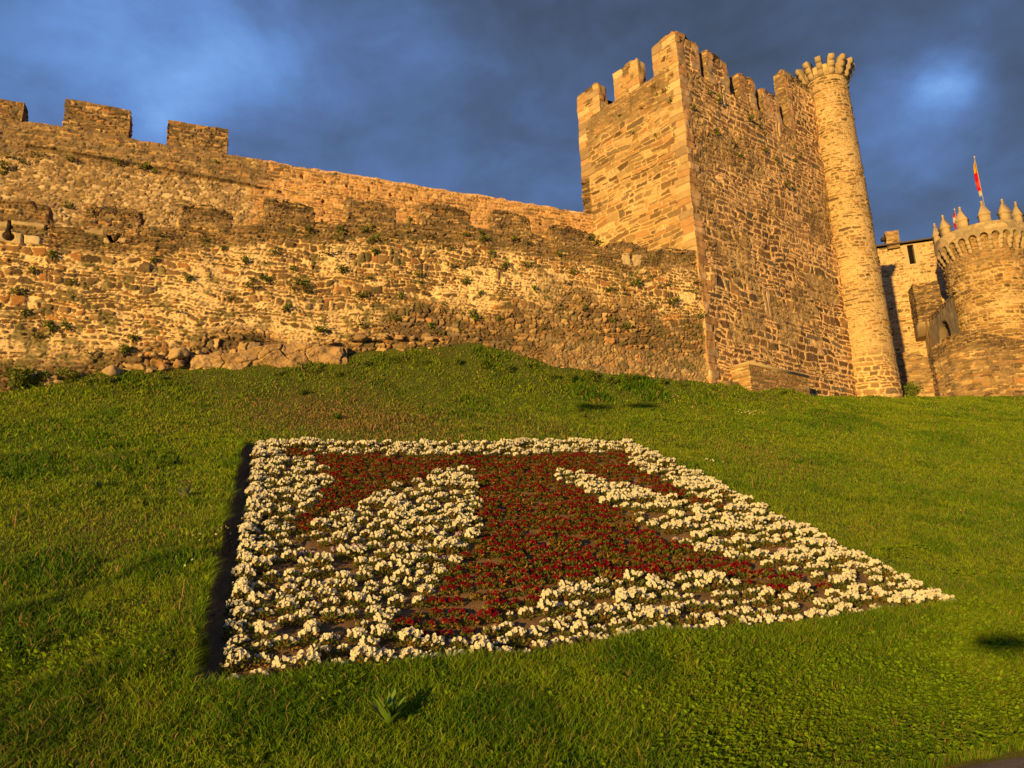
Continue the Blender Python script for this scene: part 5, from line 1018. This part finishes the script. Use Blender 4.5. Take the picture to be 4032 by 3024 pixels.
# ------------------------------------------------------------------ unseen lamppost shapes added behind the viewer to cast shadows on the lawn
def shadow_caster(pxs, dist, half, foot_off, label, arm):
    """heads stand where the sun's rays to the given lawn spots pass, dist metres back towards the sun"""
    G = [hitground(p) for p in pxs]; H = [g_+SUNV*dist for g_ in G]; side = hd(SUN_AZ+90); mid = sum(H)/len(H)+side*foot_off; base_ = np.array([mid[0], mid[1], PATH_Z-.3])
    o = thing('shadow_caster_post', label, 'added shadow caster', tuple(base_)); mb = MB(); top = np.array([mid[0], mid[1], mid[2]+arm]); r0 = .05 if dist > 30 else .05
    mb.tube([base_, (base_+top)/2, top], [r0, r0*.8, r0*.6], (.12, .13, .12), k=10); q = mb.build('pole', METAL, o)
    for h_ in H:
        mb = MB(); mb.tube([top, (top+h_)/2+Z*.10, h_], [.06, .05, .05] if dist < 30 else [.035, .03, .03], (.12, .13, .12), k=8); mb.build('arm', METAL, o)
        mb = MB(); dd = (h_-top)*[1, 1, 0]; dd = dd/np.linalg.norm(dd); e_ = np.cross(Z, dd); P = []
        for t_, w_, hh_ in ((-1, .25, .3), (-.6, .9, .9), (0, 1, 1), (.6, .85, .8), (1, .3, .3)): P.append([h_+dd*t_*half[0]+e_*cos(q_)*half[1]*w_+Z*sin(q_)*half[2]*hh_ for q_ in np.linspace(0, 2*pi, 13)])
        mb.grid(np.array(P), (.30, .31, .30)); mb.build('caster_head', METAL, o)
shadow_caster([(2345, 1606), (2535, 1600)], 40., (.75, .30, .22), .0, 'added twin-headed lamppost, unseen behind the viewer, to cast two shadow patches above the bed', .1)
shadow_caster([(3940, 2530)], 24., (.36, .20, .13), -.80, 'added low curved lamppost, unseen behind the viewer, to cast a shadow at the right of the lawn', -.25)

# ------------------------------------------------------------------ labels that single out repeated plants and stones, by place
def scr(o):
    d = np.array(o.location)-C; k = d@CF; return CX+f*(d@CR)/k, CY-f*(d@CU)/k
def members(g_): return [o for o in COL.objects if o.get('group') == g_]
MU = [(x0+x1)/2 for ((x0, _y), x1, _r) in LM]; zones = {}
for o in members(GG):
    x, y = scr(o); zones.setdefault(int(np.argmin([abs(x-m_-.0*y) for m_ in MU])), []).append((y, o))
for k, L in zones.items():
    for i, (y, o) in enumerate(sorted(L, key=lambda q: q[0])): o['label'] = 'small plant on the low wall under the %s ruined merlon, %s from the top' % (ordn(k+1), ordn(i+1))
for g_, pat in (('low growth along the wall foot', 'low leafy growth at the foot of the low wall, %s from the left'), ('boulders along the wall foot', 'half-buried boulder at the foot of the low wall, %s from the left'), ('small plants rooted in the taller curtain wall', 'small green plant on the taller wall behind, %s from the left'),
                ('plants in the right face of the square tower', 'small dark plant in the right face of the square tower, %s from the top'), ('plants in the left face of the square tower', 'small plant in the left face of the square tower, %s from the top')):
    L = sorted(members(g_), key=lambda o: scr(o)[1 if 'top' in pat else 0])
    for i, o in enumerate(L): o['label'] = pat % ordn(i+1)
